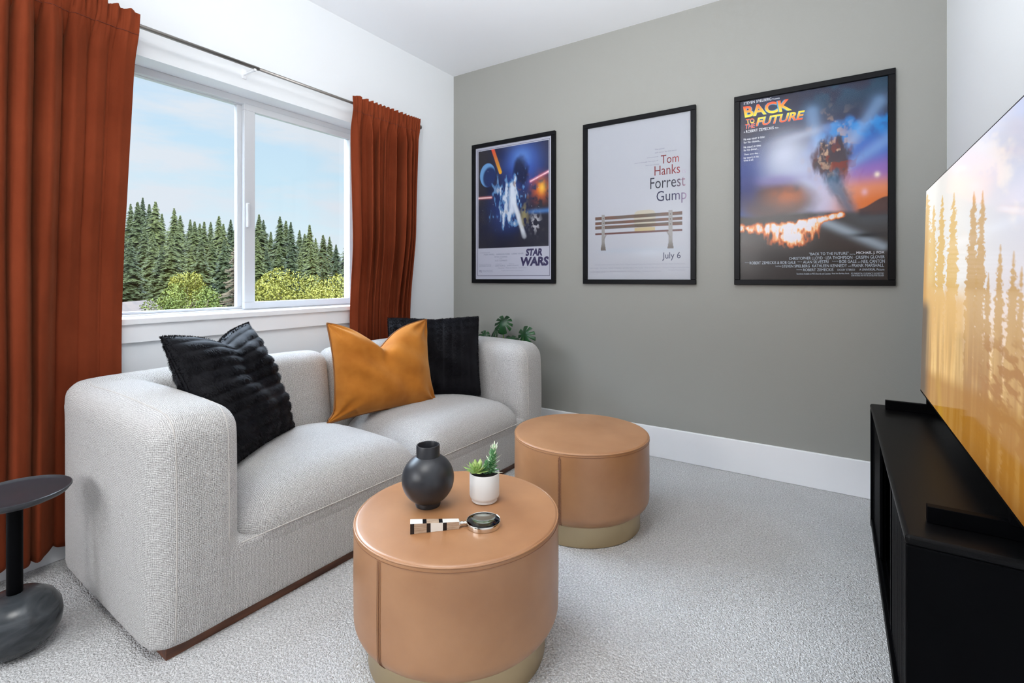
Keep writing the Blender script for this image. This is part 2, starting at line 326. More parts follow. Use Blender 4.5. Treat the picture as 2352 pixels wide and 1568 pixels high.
# ------------------------------------------------------------------ outside
def hillmesh():
    vs = []; fs = []; nu, nd = 60, 40
    for j in range(nd):
        d = 6+j*4.0
        for i in range(nu):
            u = -2.2+i*3.4/nu; x, y, _ = far(1176+u*F_PX, d)
            z = -5.2 + max(0, d-40)*.075 + .4*math.sin(x*.3)+.3*math.cos(y*.23) - (.0 if d > 12 else .5)
            vs.append((x, y, z))
    for j in range(nd-1):
        for i in range(nu-1): a = j*nu+i; fs.append((a, a+1, a+nu+1, a+nu))
    return mesh_obj('hillside', vs, fs, M['hill'], None, True)
struct(hillmesh(), 'wooded hillside beyond the window')
def conifer_mesh(seed, H=17., RB=2.9, dead=False):
    rnd = random.Random(seed); vs = []; fs = []
    nwh = 40 if dead else 84
    for k in range(nwh):
        t = (k+rnd.random()*.6)/nwh; z = H*(.985-t*.90); rr = RB*(t**.90)*(.80+.40*rnd.random())*1.12+.05
        nb = (4+int(5*t)) if dead else (7+int(13*t))
        a0 = rnd.random()*6.28
        for b_ in range(nb):
            a = a0+2*PI*b_/nb+rnd.uniform(-.25, .25); L_ = rr*rnd.uniform(.45, 1.18)
            jz = rnd.uniform(-.45, .45)*min(1, t*3+.15); dx, dy = math.cos(a), math.sin(a); droop = L_*rnd.uniform(.18, .62); wd = (.05+.03*rnd.random()) if dead else (.16+.20*L_*.5)
            segs = 4 if L_ > 1.0 else 3
            prev = None
            for s in range(segs+1):
                q = s/segs; px = dx*L_*q; py = dy*L_*q; pz = z+jz-droop*q**1.4+(.12*L_*q*q if not dead else .25*L_*q*q)
                ww = wd*(1-q)**.6*(1 if s % 2 == 0 else 1.25)+.015
                i = len(vs); vs += [(px-dy*ww, py+dx*ww, pz-.12*ww), (px, py, pz+.10), (px+dy*ww, py-dx*ww, pz-.12*ww)]
                if prev is not None: fs += [(prev, prev+1, i+1, i), (prev+1, prev+2, i+2, i+1)]
                prev = i
                if s and not dead:
                    for sg in (-1, 1):       # hanging side sprays
                        ln = .42*L_*(1-q*.6)*rnd.uniform(.5, 1)+.1; j = len(vs)
                        vs += [(px, py, pz), (px-dy*sg*ln+dx*ln*.5, py+dx*sg*ln+dy*ln*.5, pz-ln*rnd.uniform(.2, .7)), (px+dx*.25*ln, py+dy*.25*ln, pz-.10-.2*ln)]
                        fs.append((j, j+1, j+2))
    me = bpy.data.meshes.new('foliage'); me.from_pydata(vs, [], fs); me.update(); me.materials.append(M['deadtwig' if dead else 'conifer']); return me
def trunk_mesh(H, r):
    vs, fs = tube([(0, 0, 0), (0.03, 0, H*.5), (0, 0, H*.97)], [r, r*.6, .02], 7); me = bpy.data.meshes.new('trunk'); me.from_pydata([tuple(v) for v in vs], [], fs); me.materials.append(M['bark']); return me
CM = [conifer_mesh(s, 17, 2.3+.25*(s % 3)) for s in range(6)]; TM = trunk_mesh(17, .28)
def conifer(px, py, d, vi, label, group, wide=1.0):
    x, y, zt = far(px, d, py); zb = -5.6+max(0, d-40)*.075; h = zt-zb
    r = empty('conifer_tree', (x, y, zb), random.random()*6.28); tag(r, label, 'tree', group)
    for nm, me in (('foliage', CM[vi]), ('trunk', TM)):
        o = bpy.data.objects.new(nm, me); COL.objects.link(o); o.parent = r
    s = h/17; r.scale = (s**.5*wide, s**.5*wide, s)
G1, L1 = 'tall conifers on the skyline in the left pane', 'tall dark conifer breaking the skyline in the left window pane'
G2, L2 = 'tall conifers on the skyline in the right pane', 'pointed conifer breaking the skyline in the right window pane'
G3, L3 = 'lower conifers in the left pane', 'mid green conifer in front of the taller stand, left pane'
G4, L4 = 'lower conifers in the right pane', 'mid green conifer behind the yellow bush, right pane'
sky_l = [(268, 470), (300, 466), (316, 460), (328, 452), (343, 466), (357, 460), (372, 488), (400, 476), (414, 492), (437, 502), (447, 506), (459, 511), (469, 506), (484, 508), (503, 493), (513, 512), (530, 502), (543, 514)]
sky_r = [(562, 500), (578, 505), (595, 490), (605, 503), (622, 530), (643, 495), (657, 504), (668, 508), (688, 527), (700, 535), (711, 513), (725, 545), (742, 537), (757, 542), (772, 560), (797, 552), (812, 560), (830, 570)]
for i, (x, y) in enumerate(sky_l): conifer(x, y, 68+(i*3 % 5)*8, i % 6, L1, G1, 1.05)
for i, (x, y) in enumerate(sky_r): conifer(x, y, 68+(i*3 % 5)*8, (i+2) % 6, L2, G2, 1.05)
for i, (x, y) in enumerate([(300, 545), (332, 520), (352, 532), (395, 540), (408, 520), (440, 560), (462, 545), (487, 550), (515, 548), (372, 560)]): conifer(x, y, 48+(i*2 % 3)*6, (i+1) % 6, L3, G3, 1.0)
for i, (x, y) in enumerate([(592, 545), (612, 570), (640, 560), (668, 555), (690, 575), (715, 560), (745, 585), (772, 590), (795, 600)]): conifer(x, y, 48+(i*2 % 3)*6, (i+3) % 6, L4, G4, 1.0)
# dry, brown, half-bare conifer left of the mullion
x, y, zt = far(537, 44, 568); dt = empty('dry_conifer', (x, y, -5.3)); tag(dt, 'brown half-bare dry conifer just left of the window mullion', 'tree')
o = bpy.data.objects.new('foliage', conifer_mesh(40, zt+5.3, 2.0, True)); COL.objects.link(o); o.parent = dt
o = bpy.data.objects.new('trunk', trunk_mesh(zt+5.3, .12)); COL.objects.link(o); o.parent = dt
def leafy(name, px, py, d, rx, hz, n, ls, mt, label, seed, cat='tree'):
    rnd = random.Random(seed); x, y, zt = far(px, d, py); zb = -5.5; r = empty(name, (x, y, zb)); tag(r, label, cat)
    vs = []; fs = []; cz = zt-zb-hz
    clumps = [(rnd.uniform(-.7, .7)*rx, rnd.uniform(-.7, .7)*rx, cz+rnd.uniform(-.35, .6)*hz, rnd.uniform(.28, .45)) for _ in range(26)]
    for _ in range(n):
        c = rnd.choice(clumps); v = Vector((rnd.gauss(0, 1), rnd.gauss(0, 1), rnd.gauss(0, 1))).normalized(); q = rnd.uniform(.65, 1.05)
        p = Vector((c[0]+v.x*rx*c[3]*q, c[1]+v.y*rx*c[3]*q, c[2]+v.z*hz*c[3]*q))
        e = ((p.x/rx)**2+(p.y/rx)**2+((p.z-cz)/hz)**2)
        if e > 1.05: p = Vector((p.x/e**.5, p.y/e**.5, cz+(p.z-cz)/e**.5))
        a = Vector((rnd.gauss(0, 1), rnd.gauss(0, 1), rnd.gauss(0, 1))).normalized()*ls*rnd.uniform(.5, 1.2); b_ = a.orthogonal().normalized()*ls*rnd.uniform(.3, .6)
        i = len(vs); vs += [p-a, p+b_, p+a, p-b_]; fs.append((i, i+1, i+2, i+3))
    mesh_obj('foliage', vs, fs, mt, r)
    tv, tf = [], []
    for k in range(7):
        a = 6.28*k/7; cc = clumps[k]; v_, f_ = tube([(0, 0, 0), (cc[0]*.2, cc[1]*.2, cz*.6), (cc[0], cc[1], cc[2])], [.14, .08, .02], 6); o_ = len(tv); tv += v_; tf += [tuple(q+o_ for q in f) for f in f_]
    mesh_obj('trunk', tv, tf, M['bark'], r); return r
leafy('leafy_tree', 697, 602, 27, 2.85, 2.9, 17000, .070, M['yellowleaf'], 'large round yellow-green leafy tree filling the bottom of the right pane', 3)
leafy('leafy_bush', 440, 640, 27, 1.75, 2.2, 11000, .062, M['greenleaf'], 'rounded fresh green bush at the bottom of the left pane', 5, 'bush')
leafy('leafy_bush', 375, 676, 24, 1.1, 1.3, 4500, .060, M['greenleaf'], 'low green bush beside the brown roof, left pane', 8, 'bush')
leafy('leafy_bush', 430, 617, 36, 1.25, 1.6, 3500, .085, M['yellowleaf'], 'small yellowing tree above the green bush, left pane', 6)
leafy('leafy_bush', 530, 690, 24, .9, 1.3, 3500, .060, M['greenleaf'], 'green shrub at the foot of the dry conifer', 9, 'bush')
leafy('leafy_tree', 800, 655, 30, 1.5, 2.4, 7000, .07, M['greenleaf'], 'green leafy tree at the right end of the right pane', 12)
x, y, _ = far(280, 24); hs = empty('house', (x, y, -5.4), YAW+R(12)); tag(hs, 'brown roofed house at the lower left of the window view', 'house')
zr = far(283, 24, 694)[2]+5.4
mesh_obj('roof', [(-.1, -1.6, zr), (-.1, 3, zr), (-3, -1.6, zr-1.9), (-3, 3, zr-1.9), (1.15, -1.6, zr-1.0), (1.15, 3, zr-1.0), (-.1, -1.6, zr-.12), (-.1, 3, zr-.12), (-3, -1.6, zr-2.02), (-3, 3, zr-2.02), (1.15, -1.6, zr-1.12), (1.15, 3, zr-1.12)],
         [(0, 1, 3, 2), (0, 4, 5, 1), (6, 8, 9, 7), (6, 7, 11, 10), (0, 2, 8, 6), (0, 6, 10, 4), (2, 3, 9, 8), (4, 10, 11, 5), (1, 7, 9, 3), (1, 5, 11, 7)], M['roof'], hs)
box_obj('wall', -2.7, .9, -1.4, 2.8, 0, zr-1.3, M['siding'], hs)

# ------------------------------------------------------------------ curtains and rod
def curtain(name, top, bot, flat_side, zb, seed, label):
    rnd = random.Random(seed); nu, nv = 260, 110; ztop = 1.988; vs = []; fs = []
    ph = [rnd.uniform(0, 6.28) for _ in range(8)]
    nf = 10.5 if flat_side == 'high' else 8.2
    for j in range(nv+1):
        v = j/nv; z = ztop-(ztop-zb)*(v**1.15)
        drop = ztop-z
        hd = math.exp(-(max(0, drop-.035)/.10)**2)        # gathered header
        y0 = top[0]+(bot[0]-top[0])*min(1, drop*1.2); y1 = top[1]+(bot[1]-top[1])*min(1, drop*1.2)
        for i in range(nu+1):
            s = i/nu; q = s if flat_side == 'low' else 1-s
            w_ = q**1.30+.05*math.sin(2*PI*q*1.6+ph[7])*q
            p = 2*PI*nf*w_+.5*math.sin(ph[0]+1.1*z)*(1-hd)+.35*math.sin(5*q+2.2*z+ph[1])
            low = 1-hd
            amp = .050*min(1, .16+q*2.6)*(.75+.35*math.sin(11*q+ph[2]))*min(1, low*1.05)
            sn_ = math.sin(p); f = (abs(sn_)**.75)*(1 if sn_ > 0 else -1)+.22*math.sin(2.0*p+ph[1]+.8*z)+.10*math.sin(4.1*p+ph[2]-z*1.4)
            f += .10*math.sin(8*z+ph[3]+5*s)*math.sin(3*z+7*s)
            gath = math.sin(p*2.0+ph[4])+.6*math.sin(p*4.3+ph[5])+.3*math.sin(p*9+ph[3])
            pin = math.exp(-((drop-.070)/.020)**2)          # pulled in at the seam under the rod
            ruff = (.0115+.0055*gath*(1-.4*pin)*(1.0 if drop < .03 else .75))*hd
            lat = .016*math.cos(p+.4)*low*min(1, q*4)+.003*math.cos(p*2+ph[4])*hd
            x = -2.205-.020*low+amp*f*.85+ruff
            if drop > .055: x += .004*math.cos(p*2)*math.exp(-((drop-.10)/.05)**2)
            y = y0+(y1-y0)*s+lat*min(1, 6*s*(1-s))
            zz = z+(.0045*math.sin(p*2.0+ph[4]+1)*max(0, 1-drop/.04))
            x = max(x, XW+.020 if drop < 1.75 else XW+.03)
            kk = min(1, max(0, (drop-.70)/.55)); kk = kk*kk*(3-2*kk)*(1 if y > .57 else max(0, 1-(.57-y)/.06))
            x = x*(1-kk)+(XW+.026+(x-XW-.026)*.42)*kk
            if j == nv: zz += .012*math.sin(p*.5+ph[7])
            vs.append((x, y, zz))
    for j in range(nv):
        for i in range(nu): a = j*(nu+1)+i; fs.append((a, a+1, a+nu+2, a+nu+1))
    root = empty(name, ((-2.215), (top[0]+top[1])/2, zb)); tag(root, label, 'curtain')
    vs = [(v_[0]-root.location.x, v_[1]-root.location.y, v_[2]-zb) for v_ in vs]
    o = mesh_obj('panel', vs, fs, M['velvet'], root, True)
    sd = o.modifiers.new('thick', 'SOLIDIFY'); sd.thickness = .003; sd.offset = 0
    # stitched rod-pocket seam
    row = [j for j in range(nv) if (ztop-(vs[j*(nu+1)][2]+zb)) > .078][0]
    ln = [Vector(vs[row*(nu+1)+i])+Vector((.0022, 0, 0)) for i in range(0, nu+1, 2)]
    tube_obj('hem_seam', ln, .0011, mat('seam_thread', (.10, .015, .006), .8), root, 5)
    return root
curtain('curtain', (.20, .800), (.20, .762), 'high', .065, 3, 'long rust velvet curtain on the left, reaching the floor behind the side table')
curtain('curtain', (1.785, 2.300), (1.812, 2.268), 'low', .07, 11, 'narrower looking rust velvet curtain at the right end of the rod')
rod = empty('curtain_rod', (-2.215, 1.27, 1.95)); tag(rod, 'slim brushed nickel curtain rod above the window', 'curtain rod')
tube_obj('rod_tube', [(0, -1.07, 0), (0, 0.0, 0)], .0085, M['nickel'], rod, 20); tube_obj('rod_tube', [(0, -.001, 0), (0, 1.035, 0)], .0072, M['nickel'], rod, 20)
for sy in (-1, 1):
    vs_, fs_ = tube([(0, sy*1.03, 0), (0, sy*1.036, 0), (0, sy*1.040, 0), (0, sy*1.054, 0), (0, sy*1.058, 0)], [.009, .0135, .0135, .0135, .011], 20); mesh_obj('finial', vs_, fs_, M['nickel'], rod, True)
for py_ in (-.98, -.02, .975):
    bm = bmesh.new(); box(bm, -.090, -.084, py_-.010, py_+.010, -.032, .012, .001, 1); box(bm, -.086, .004, py_-.005, py_+.005, -.016, -.010, .001, 1); box(bm, -.002, .008, py_-.005, py_+.005, -.016, -.006, .001, 1)
    bm_obj('bracket', bm, M['trim'], rod)

# ------------------------------------------------------------------ sofa
sofa = empty('sofa', (-1.440, .552, 0), R(-1.6)); tag(sofa, 'light grey woven two-seat sofa with rounded arms under the window', 'sofa')
SL, SH, SD = 1.915, .645, .775      # length, height, depth
MID = .957
def remesh_part(name, pieces, vox=.010, sm=4):
    vs = []; fs = []
    for v_, f_ in pieces:
        o_ = len(vs); vs += v_; fs += [tuple(q+o_ for q in f) for f in f_]
    o = mesh_obj(name, vs, fs, M['weave'], sofa, True)
    rm = o.modifiers.new('rm', 'REMESH'); rm.mode = 'VOXEL'; rm.voxel_size = vox; rm.use_smooth_shade = True
    s = o.modifiers.new('sm', 'SMOOTH'); s.factor = .5; s.iterations = sm
    return o
def lean(p):            # front faces bow a little, the back leans
    return (p[0], p[1], p[2])
def basefn(p): return (p[0], p[1], max(.029, min(.236, p[2])))
def backfn(p): return (p[0]-.05*max(0, p[2]-.3)/.35*(1 if p[0] > -SD+.08 else 0), p[1], p[2]+.010*math.sin(PI*min(1, max(0, (p[1]%MID)/MID))))
def armfn(sgn):
    def f(p):
        t = min(1, max(0, p[2]/.64)); return (p[0]+.010*math.sin(PI*t), p[1]+sgn*.012*math.sin(PI*min(1, max(0, -p[0]/SD)))*math.sin(PI*t), max(.029, p[2]+.012*math.sin(PI*min(1, max(0, -p[0]/SD)))))
    return f
AW = .235
for side in (0, 1):
    y0, y1 = (0, MID-.002) if side == 0 else (MID+.002, SL)
    ay0, ay1 = (0, AW) if side == 0 else (SL-AW, SL)
    pieces = [rbox_data(-SD, 0, y0, y1, -.06, .262, .065, 34, basefn),
              rbox_data(-SD, 0, ay0, ay1, -.06, SH-.012, .080, 40, armfn(-1 if side == 0 else 1)),
              rbox_data(-SD, -.575, y0, y1, .05, SH, .062, 34, backfn)]
    remesh_part('upholstered_frame', pieces, .009, 6)
for side in (0, 1):
    y0, y1 = (AW-.015, MID-.001) if side == 0 else (MID+.001, SL-AW+.015)
    def seatfn(p, y0=y0, y1=y1):
        cx = (p[0]+.30)/.32; cy = (p[1]-(y0+y1)/2)/((y1-y0)/2)
        top = max(0, (p[2]-.235)/.11)
        k = top*(1-min(1, abs(cy))**3.0)*(1-min(1, abs(cx))**2.2)
        edge = top*.045*abs(cy)**4
        x = p[0]
        if x > -.16: x -= .0
        return (x, p[1], p[2]+.032*k-edge)
    v_, f_ = rbox_data(-.60, .004, y0, y1, .12, .345, .108, 40, seatfn)
    o = mesh_obj('seat_cushion', v_, f_, M['weave'], sofa, True)
# piping along the seat front and up the arm fronts
for y0, y1 in ((AW-.02, MID-.01), (MID+.012, SL-AW+.02)):
    tube_obj('piping', [(.0045+.002*math.sin(PI*t/12), y0+(y1-y0)*t/12, .236) for t in range(13)], .0018, M['piping'], sofa, 6)
dg_ = bpy.context.evaluated_depsgraph_get(); dg_.update()
frames_ = [o.evaluated_get(dg_) for o in sofa.children if o.name.startswith('upholstered_frame')]
def hit(o_, d_):
    best = None
    for f_ in frames_:
        ok, loc, nn, ix = f_.ray_cast(Vector(o_), Vector(d_))
        if ok and (best is None or (loc-Vector(o_)).length < (best-Vector(o_)).length): best = loc.copy()
    return best
for yy, zbot, xend in ((.052, .045, -.70), (AW-.052, .245, -.16), (SL-AW+.052, .245, -.16), (SL-.052, .045, -.70)):
    pts = [hit((.3, yy, z_), (-1, 0, 0)) for z_ in [zbot+(.585-zbot)*k/16 for k in range(17)]]
    for a_ in (20, 40, 60, 80): pts.append(hit((-.070+.4*math.cos(R(a_)), yy, .563+.4*math.sin(R(a_))), (-math.cos(R(a_)), 0, -math.sin(R(a_)))))
    pts += [hit((-.09+(xend+.09)*k/10, yy, 1.), (0, 0, -1)) for k in range(11)]
    pts = [q for q in pts if q is not None]
    tube_obj('piping', pts, .0016, M['piping'], sofa, 6)
box_obj('plinth', -SD+.03, -.018, .035, SL-.035, 0, .04, M['plinth'], sofa, .002)

# ------------------------------------------------------------------ pillows
def pillow(name, c, U, V, thick, chop, label, fur=False, ear=.05, seed=1, band=0, chop_u=0.0):
    """c centre; U half-width vector; V half-height vector"""
    U = Vector(U); V = Vector(V); Nn = V.cross(U).normalized(); rnd = random.Random(seed)
    rot = Matrix((U.normalized(), Nn, V.normalized())).transposed()     # local x = U, y = N, z = V
    hu, hv = U.length, V.length; root = empty(name, c); root.rotation_euler = rot.to_euler(); tag(root, label, 'throw pillow')
    n = 56; vs = []; fs = []
    def pt(u, v, s):
        ex = 1-ear*(1-v*v)**1.2*(.8 if not fur else 1.2)+(.10*math.exp(-((v+1)/.13)**2) if not fur else 0); ez = 1-ear*(1-u*u)**1.2
        x = hu*u*ex; z = hv*v*ez
        if chop: 
            g = math.exp(-(abs(u-chop_u)/.36)**1.25); z -= chop*g*max(0, (v+.3)/1.3)**2
        t = thick*(max(0, 1-abs(u)**2.6)*max(0, 1-abs(v)**2.6))**.62
        if chop: t *= (1-.42*math.exp(-((u-chop_u)/.16)**2)*max(0, (v+.1)/1.1)**1.5)
        wr = .006*math.sin(7*u*v+seed)*math.sin(5*(u+v)+seed)*(1-u*u)*(1-v*v)*4
        y = s*t+ (wr if s else 0)
        if not fur:
            y -= s*.022*math.exp(-((u-chop_u+.02)/.05)**2)*math.exp(-((v-.45)/.30)**2)
            for cu, cv_ in ((-1, -1), (1, -1), (-1, 1), (1, 1)):
                dd = math.hypot(u-cu, v-cv_); an = math.atan2(v-cv_, u-cu); y += s*.0075*math.sin(an*9+cu+2*cv_)*math.exp(-((dd-.28)/.22)**2)
        if fur:
            rows = (v if not band else u)*hv*2/.085
            y += s*.012*abs(math.sin(rows*PI))**.6*(1-u**6)*(1-v**6)
        return (x, y, z)
    def P(u, v, s): return Vector(pt(u, v, s))
    grid = {}
    for s in (1, -1):
        for i in range(n+1):
            for j in range(n+1):
                u = math.sin((i/n-.5)*PI); v = math.sin((j/n-.5)*PI)
                bd = i in (0, n) or j in (0, n)
                k = (i, j, 0 if bd else s)
                if k not in grid: grid[k] = len(vs); vs.append(pt(u, v, 0 if bd else s))
        for i in range(n):
            for j in range(n):
                q = [grid[(a, b_, 0 if (a in (0, n) or b_ in (0, n)) else s)] for a, b_ in ((i, j), (i+1, j), (i+1, j+1), (i, j+1))]
                fs.append(tuple(q if s < 0 else reversed(q)))
    cov = mesh_obj('cover', vs, fs, M['fur'] if fur else M['ochre'], root, True)
    if fur:
        fv = []; ff = []
        for k in range(38000):
            u = rnd.uniform(-1, 1); v = rnd.uniform(-1, 1); s = 1 if rnd.random() < .5 else -1
            if rnd.random() < .12: (u, v) = (rnd.choice((-1, 1))*.995, v) if rnd.random() < .5 else (u, rnd.choice((-1, 1))*.995)
            p = P(u, v, s); du = P(min(1, u+.02), v, s)-P(max(-1, u-.02), v, s); dv = P(u, min(1, v+.02), s)-P(u, max(-1, v-.02), s)
            nn = du.cross(dv)
            if nn.length < 1e-9: continue
            nn = nn.normalized()*(1 if s < 0 else -1)
            if nn.y*s < 0: nn = -nn
            if abs(u) > .97: nn = (nn+Vector((math.copysign(1.2, u), 0, 0))).normalized()
            if abs(v) > .97: nn = (nn+Vector((0, 0, math.copysign(1.2, v)))).normalized()
            row = ((v if not band else u)*hv*2/.085) % 1
            ln = (.007+.009*row)*rnd.uniform(.6, 1.1)
            down = Vector((0, 0, -1)) if not band else Vector((-1, 0, 0)); side = Vector((1, 0, 0)) if not band else Vector((0, 0, 1))
            cl = math.sin((u if not band else v)*hu/.012+1.5*math.sin(v*9))        # combed into strands
            d = (nn*.50+down*.90+side*(.40*cl+rnd.uniform(-.2, .2))).normalized()
            if max(abs(u), abs(v)) > .955: d = (nn+Vector((rnd.uniform(-.4, .4), rnd.uniform(-.4, .4), rnd.uniform(-.4, .4)))).normalized(); ln *= .5
            w_ = (d.cross(nn)+Vector((1e-4, 2e-4, 0))).normalized()*.0014; i = len(fv)
            fv += [p-w_, p+w_, p+d*ln]; ff.append((i, i+1, i+2))
        mesh_obj('fur_pile', fv, ff, M['fur'], cov)
    else:
        loop = []
        for k in range(n): loop.append(vs[grid[(k, 0, 0)]])
        for k in range(n): loop.append(vs[grid[(n, k, 0)]])
        for k in range(n): loop.append(vs[grid[(n-k, n, 0)]])
        for k in range(n): loop.append(vs[grid[(0, n-k, 0)]])
        tube_obj('piping', loop, .0042, M['ochre_pipe'], root, 6, True)
    return root
pillow('fur_pillow', (-1.865, .985, .585), (-.135, .218, 0), (-.085, -.052, .222), .085, .050, 'black faux fur pillow with combed rows leaning in the near left sofa corner', True, .05, 4)
pillow('velvet_pillow', (-1.850, 1.690, .565), (.064, .262, -.008), (-.050, .012, .218), .100, .120, 'ochre velvet pillow with dark piping and a dented top', False, .09, 2, 0, -.08)
pillow('fur_pillow', (-1.835, 2.035, .565), (.178, .174, 0), (-.030, .032, .212), .075, .008, 'black faux fur pillow behind the ochre one in the far sofa corner', True, .03, 9, 1)

# ------------------------------------------------------------------ leather stools
def stool(loc, seam, label, style):
    r = empty('leather_ottoman', (*loc, 0)); tag(r, label, 'ottoman')
    H, RR = .36, .274
    prof = [(0, H-.001)]+[(x_, H-.001+.0012*math.sin(PI*x_/RR)) for x_ in (.05, .12, .2, .25)]+arc(RR-.010, H-.010, .010, 90, 0, 8)[0:]+[(RR, H-.05), (RR+.001, .22), (RR, .13)]+arc(RR-.045, .125, .045, 0, -62, 8)+[(RR-.032, .078), (RR-.06, .074)]
    lathe('leather_body', prof, M['leather'], r, 128)
    ring = [((RR-.0015)*math.cos(2*PI*i/120), (RR-.0015)*math.sin(2*PI*i/120), H-.0045) for i in range(120)]
    tube_obj('top_piping', ring, .0026, M['leather'], r, 6, True)
    ring = [((RR+.0005)*math.cos(2*PI*i/120), (RR+.0005)*math.sin(2*PI*i/120), H-.0135) for i in range(120)]
    tube_obj('top_stitching', ring, .0007, M['stitch'], r, 5, True)
    lathe('brass_base', [(.20, .001), (.236, .001), (.238, .003), (.238, .080), (.20, .082)], M['brass'], r, 128)
    body = [(RR+.0012, H-.016), (RR+.0017, .22), (RR+.0012, .13)]+[(a_+.0012, b_) for a_, b_ in arc(RR-.045, .125, .045, -6, -50, 5)]
    if style == 'flat':
        for da in (-.019, 0, .019):
            tube_obj('seam', [(a_*math.cos(seam+da), a_*math.sin(seam+da), z_) for a_, z_ in body], .0006 if da else .0009, M['stitch'], r, 5)
    else:
        vs = []; fs = []
        n = 46
        for k in range(n):
            z_ = H-.020-(H-.020-.088)*k/n; rr_ = RR+.0018 if z_ > .125 else RR-.045+math.sqrt(max(0, .045**2-(.125-z_)**2))+.0018
            for sg in (-1, 1):
                a1, a2 = seam-.001, seam+sg*.020
                v_, f_ = tube([(rr_*math.cos(a1), rr_*math.sin(a1), z_), (rr_*math.cos(a2), rr_*math.sin(a2), z_-.005)], .0012, 5); o_ = len(vs); vs += v_; fs += [tuple(q+o_ for q in f) for f in f_]
        mesh_obj('baseball_stitching', vs, fs, M['stitch'], r)
        tube_obj('seam', [(a_*math.cos(seam), a_*math.sin(seam), z_) for a_, z_ in body], .0016, M['stitch'], r, 5)
    return r
stool((-.871, 1.062), -R(92), 'round tan leather ottoman with brass base holding the vase and succulent', 'flat')
stool((-.888, 1.880), math.atan2(-.26, .10)-R(12), 'round tan leather ottoman with stitched seam and an empty top', 'cross')

# ------------------------------------------------------------------ things on the ottoman
TZ = .3605
v = empty('vase', (-.958, 1.036, TZ)); tag(v, 'matt black ball-shaped vase with a short wide neck', 'vase')
prof = [(0, .004), (.022, .004), (.026, .0), (.034, .0), (.035, .004)]+[(.0725*math.cos(R(a_)), .074+.0705*math.sin(R(a_))) for a_ in range(-62, 63, 6)]
lathe('body', prof+[(.032, .1375)], M['black_matte'], v, 72)
lathe('neck', [(.0335, .134), (.0325, .140), (.0325, .166), (.0315, .168), (.0285, .168), (.0275, .165), (.0275, .10), (0, .10)], M['black_matte'], v, 72)

def spear(p0, d, up, ln, wd, th, bend=0.):
    d = Vector(d).normalized(); s = d.cross(Vector(up)).normalized(); nn = s.cross(d); vs = []; n = 6
    for i in range(n+1):
        t = i/n; w_ = wd*math.sin(PI*min(1, .12+.88*t))**.8*(1 if t < .8 else 1)+.0002; q = Vector(p0)+d*ln*t+nn*bend*t*t; h = th*(1-t)+.0003
        vs += [q-s*w_, q-nn*h, q+s*w_, q+nn*h*.4]
    fs = []
    for i in range(n):
        for k in range(4): fs.append((i*4+k, i*4+(k+1) % 4, (i+1)*4+(k+1) % 4, (i+1)*4+k))
    return vs, fs
def join(parts):
    vs = []; fs = []
    for v_, f_ in parts: o_ = len(vs); vs += v_; fs += [tuple(q+o_ for q in f) for f in f_]
    return vs, fs
p = empty('potted_succulents', (-.843, 1.146, TZ)); tag(p, 'small white ceramic pot with two green succulents beside the black vase', 'potted plant')
lathe('pot', [(0, .0), (.034, .0), (.0365, .002), (.0370, .008), (.0405, .0115), (.0425, .018), (.0425, .079), (.0415, .081), (.0395, .079), (.0390, .070)], M['pot'], p, 64)
lathe('soil', [(0, .074), (.02, .0735), (.0393, .070)], M['soil'], p, 48)
rt = RT; 
def cv(a, b_, c): return Vector((RT[0]*a-FW[0]*b_, RT[1]*a-FW[1]*b_, c))    # right, toward viewer, up
parts = []; rnd = random.Random(5)
cen = cv(-.020, .006, .082)
for ring, (nl, el, ln) in enumerate(((9, 8, .042), (9, 30, .040), (7, 52, .034), (5, 72, .026))):
    for k in range(nl):
        a = 2*PI*k/nl+ring*.4; d = Vector((math.cos(a)*math.cos(R(el)), math.sin(a)*math.cos(R(el)), math.sin(R(el))))
        parts.append(spear(cen, d, (0, 0, 1), ln*rnd.uniform(.9, 1.1), .0072, .003, .006))
vs, fs = join(parts); mesh_obj('rosette_succulent', vs, fs, M['succ'], p, True)
parts = []; tips = []
for k in range(84):
    t = k/84; z_ = .080+t*.062; a = k*2.4; st = cv(.020+.007*t, -.002, z_); el = 0+60*t
    d = Vector((math.cos(a)*math.cos(R(el)), math.sin(a)*math.cos(R(el)), math.sin(R(el)))); ln = .022*(1-.30*t)*rnd.uniform(.75, 1.2)
    parts.append(spear(st, d, (0, 0, 1), ln, .0042, .0028, .002))
    if k % 6 == 0 or t > .9: tips.append(spear(st, d+Vector((0, 0, .1)), (0, 0, 1), ln*1.55, .0026, .0016, .002))
for k in range(34):
    t = k/34; z_ = .078+t*.030; a = k*2.4; st = cv(.002+.004*t, .008, z_); el = 10+60*t
    d = Vector((math.cos(a)*math.cos(R(el)), math.sin(a)*math.cos(R(el)), math.sin(R(el)))); parts.append(spear(st, d, (0, 0, 1), .013, .003, .002, .002))
v_, f_ = tube([cv(.015, -.004, .07), cv(.022, -.004, .145)], .005, 8); parts.append((v_, f_))
vs, fs = join(parts); sp_ = mesh_obj('upright_succulent', vs, fs, M['succ2'], p, True)
vs, fs = join(tips); mesh_obj('pale_leaf_tips', vs, fs, M['tip'], sp_, True)

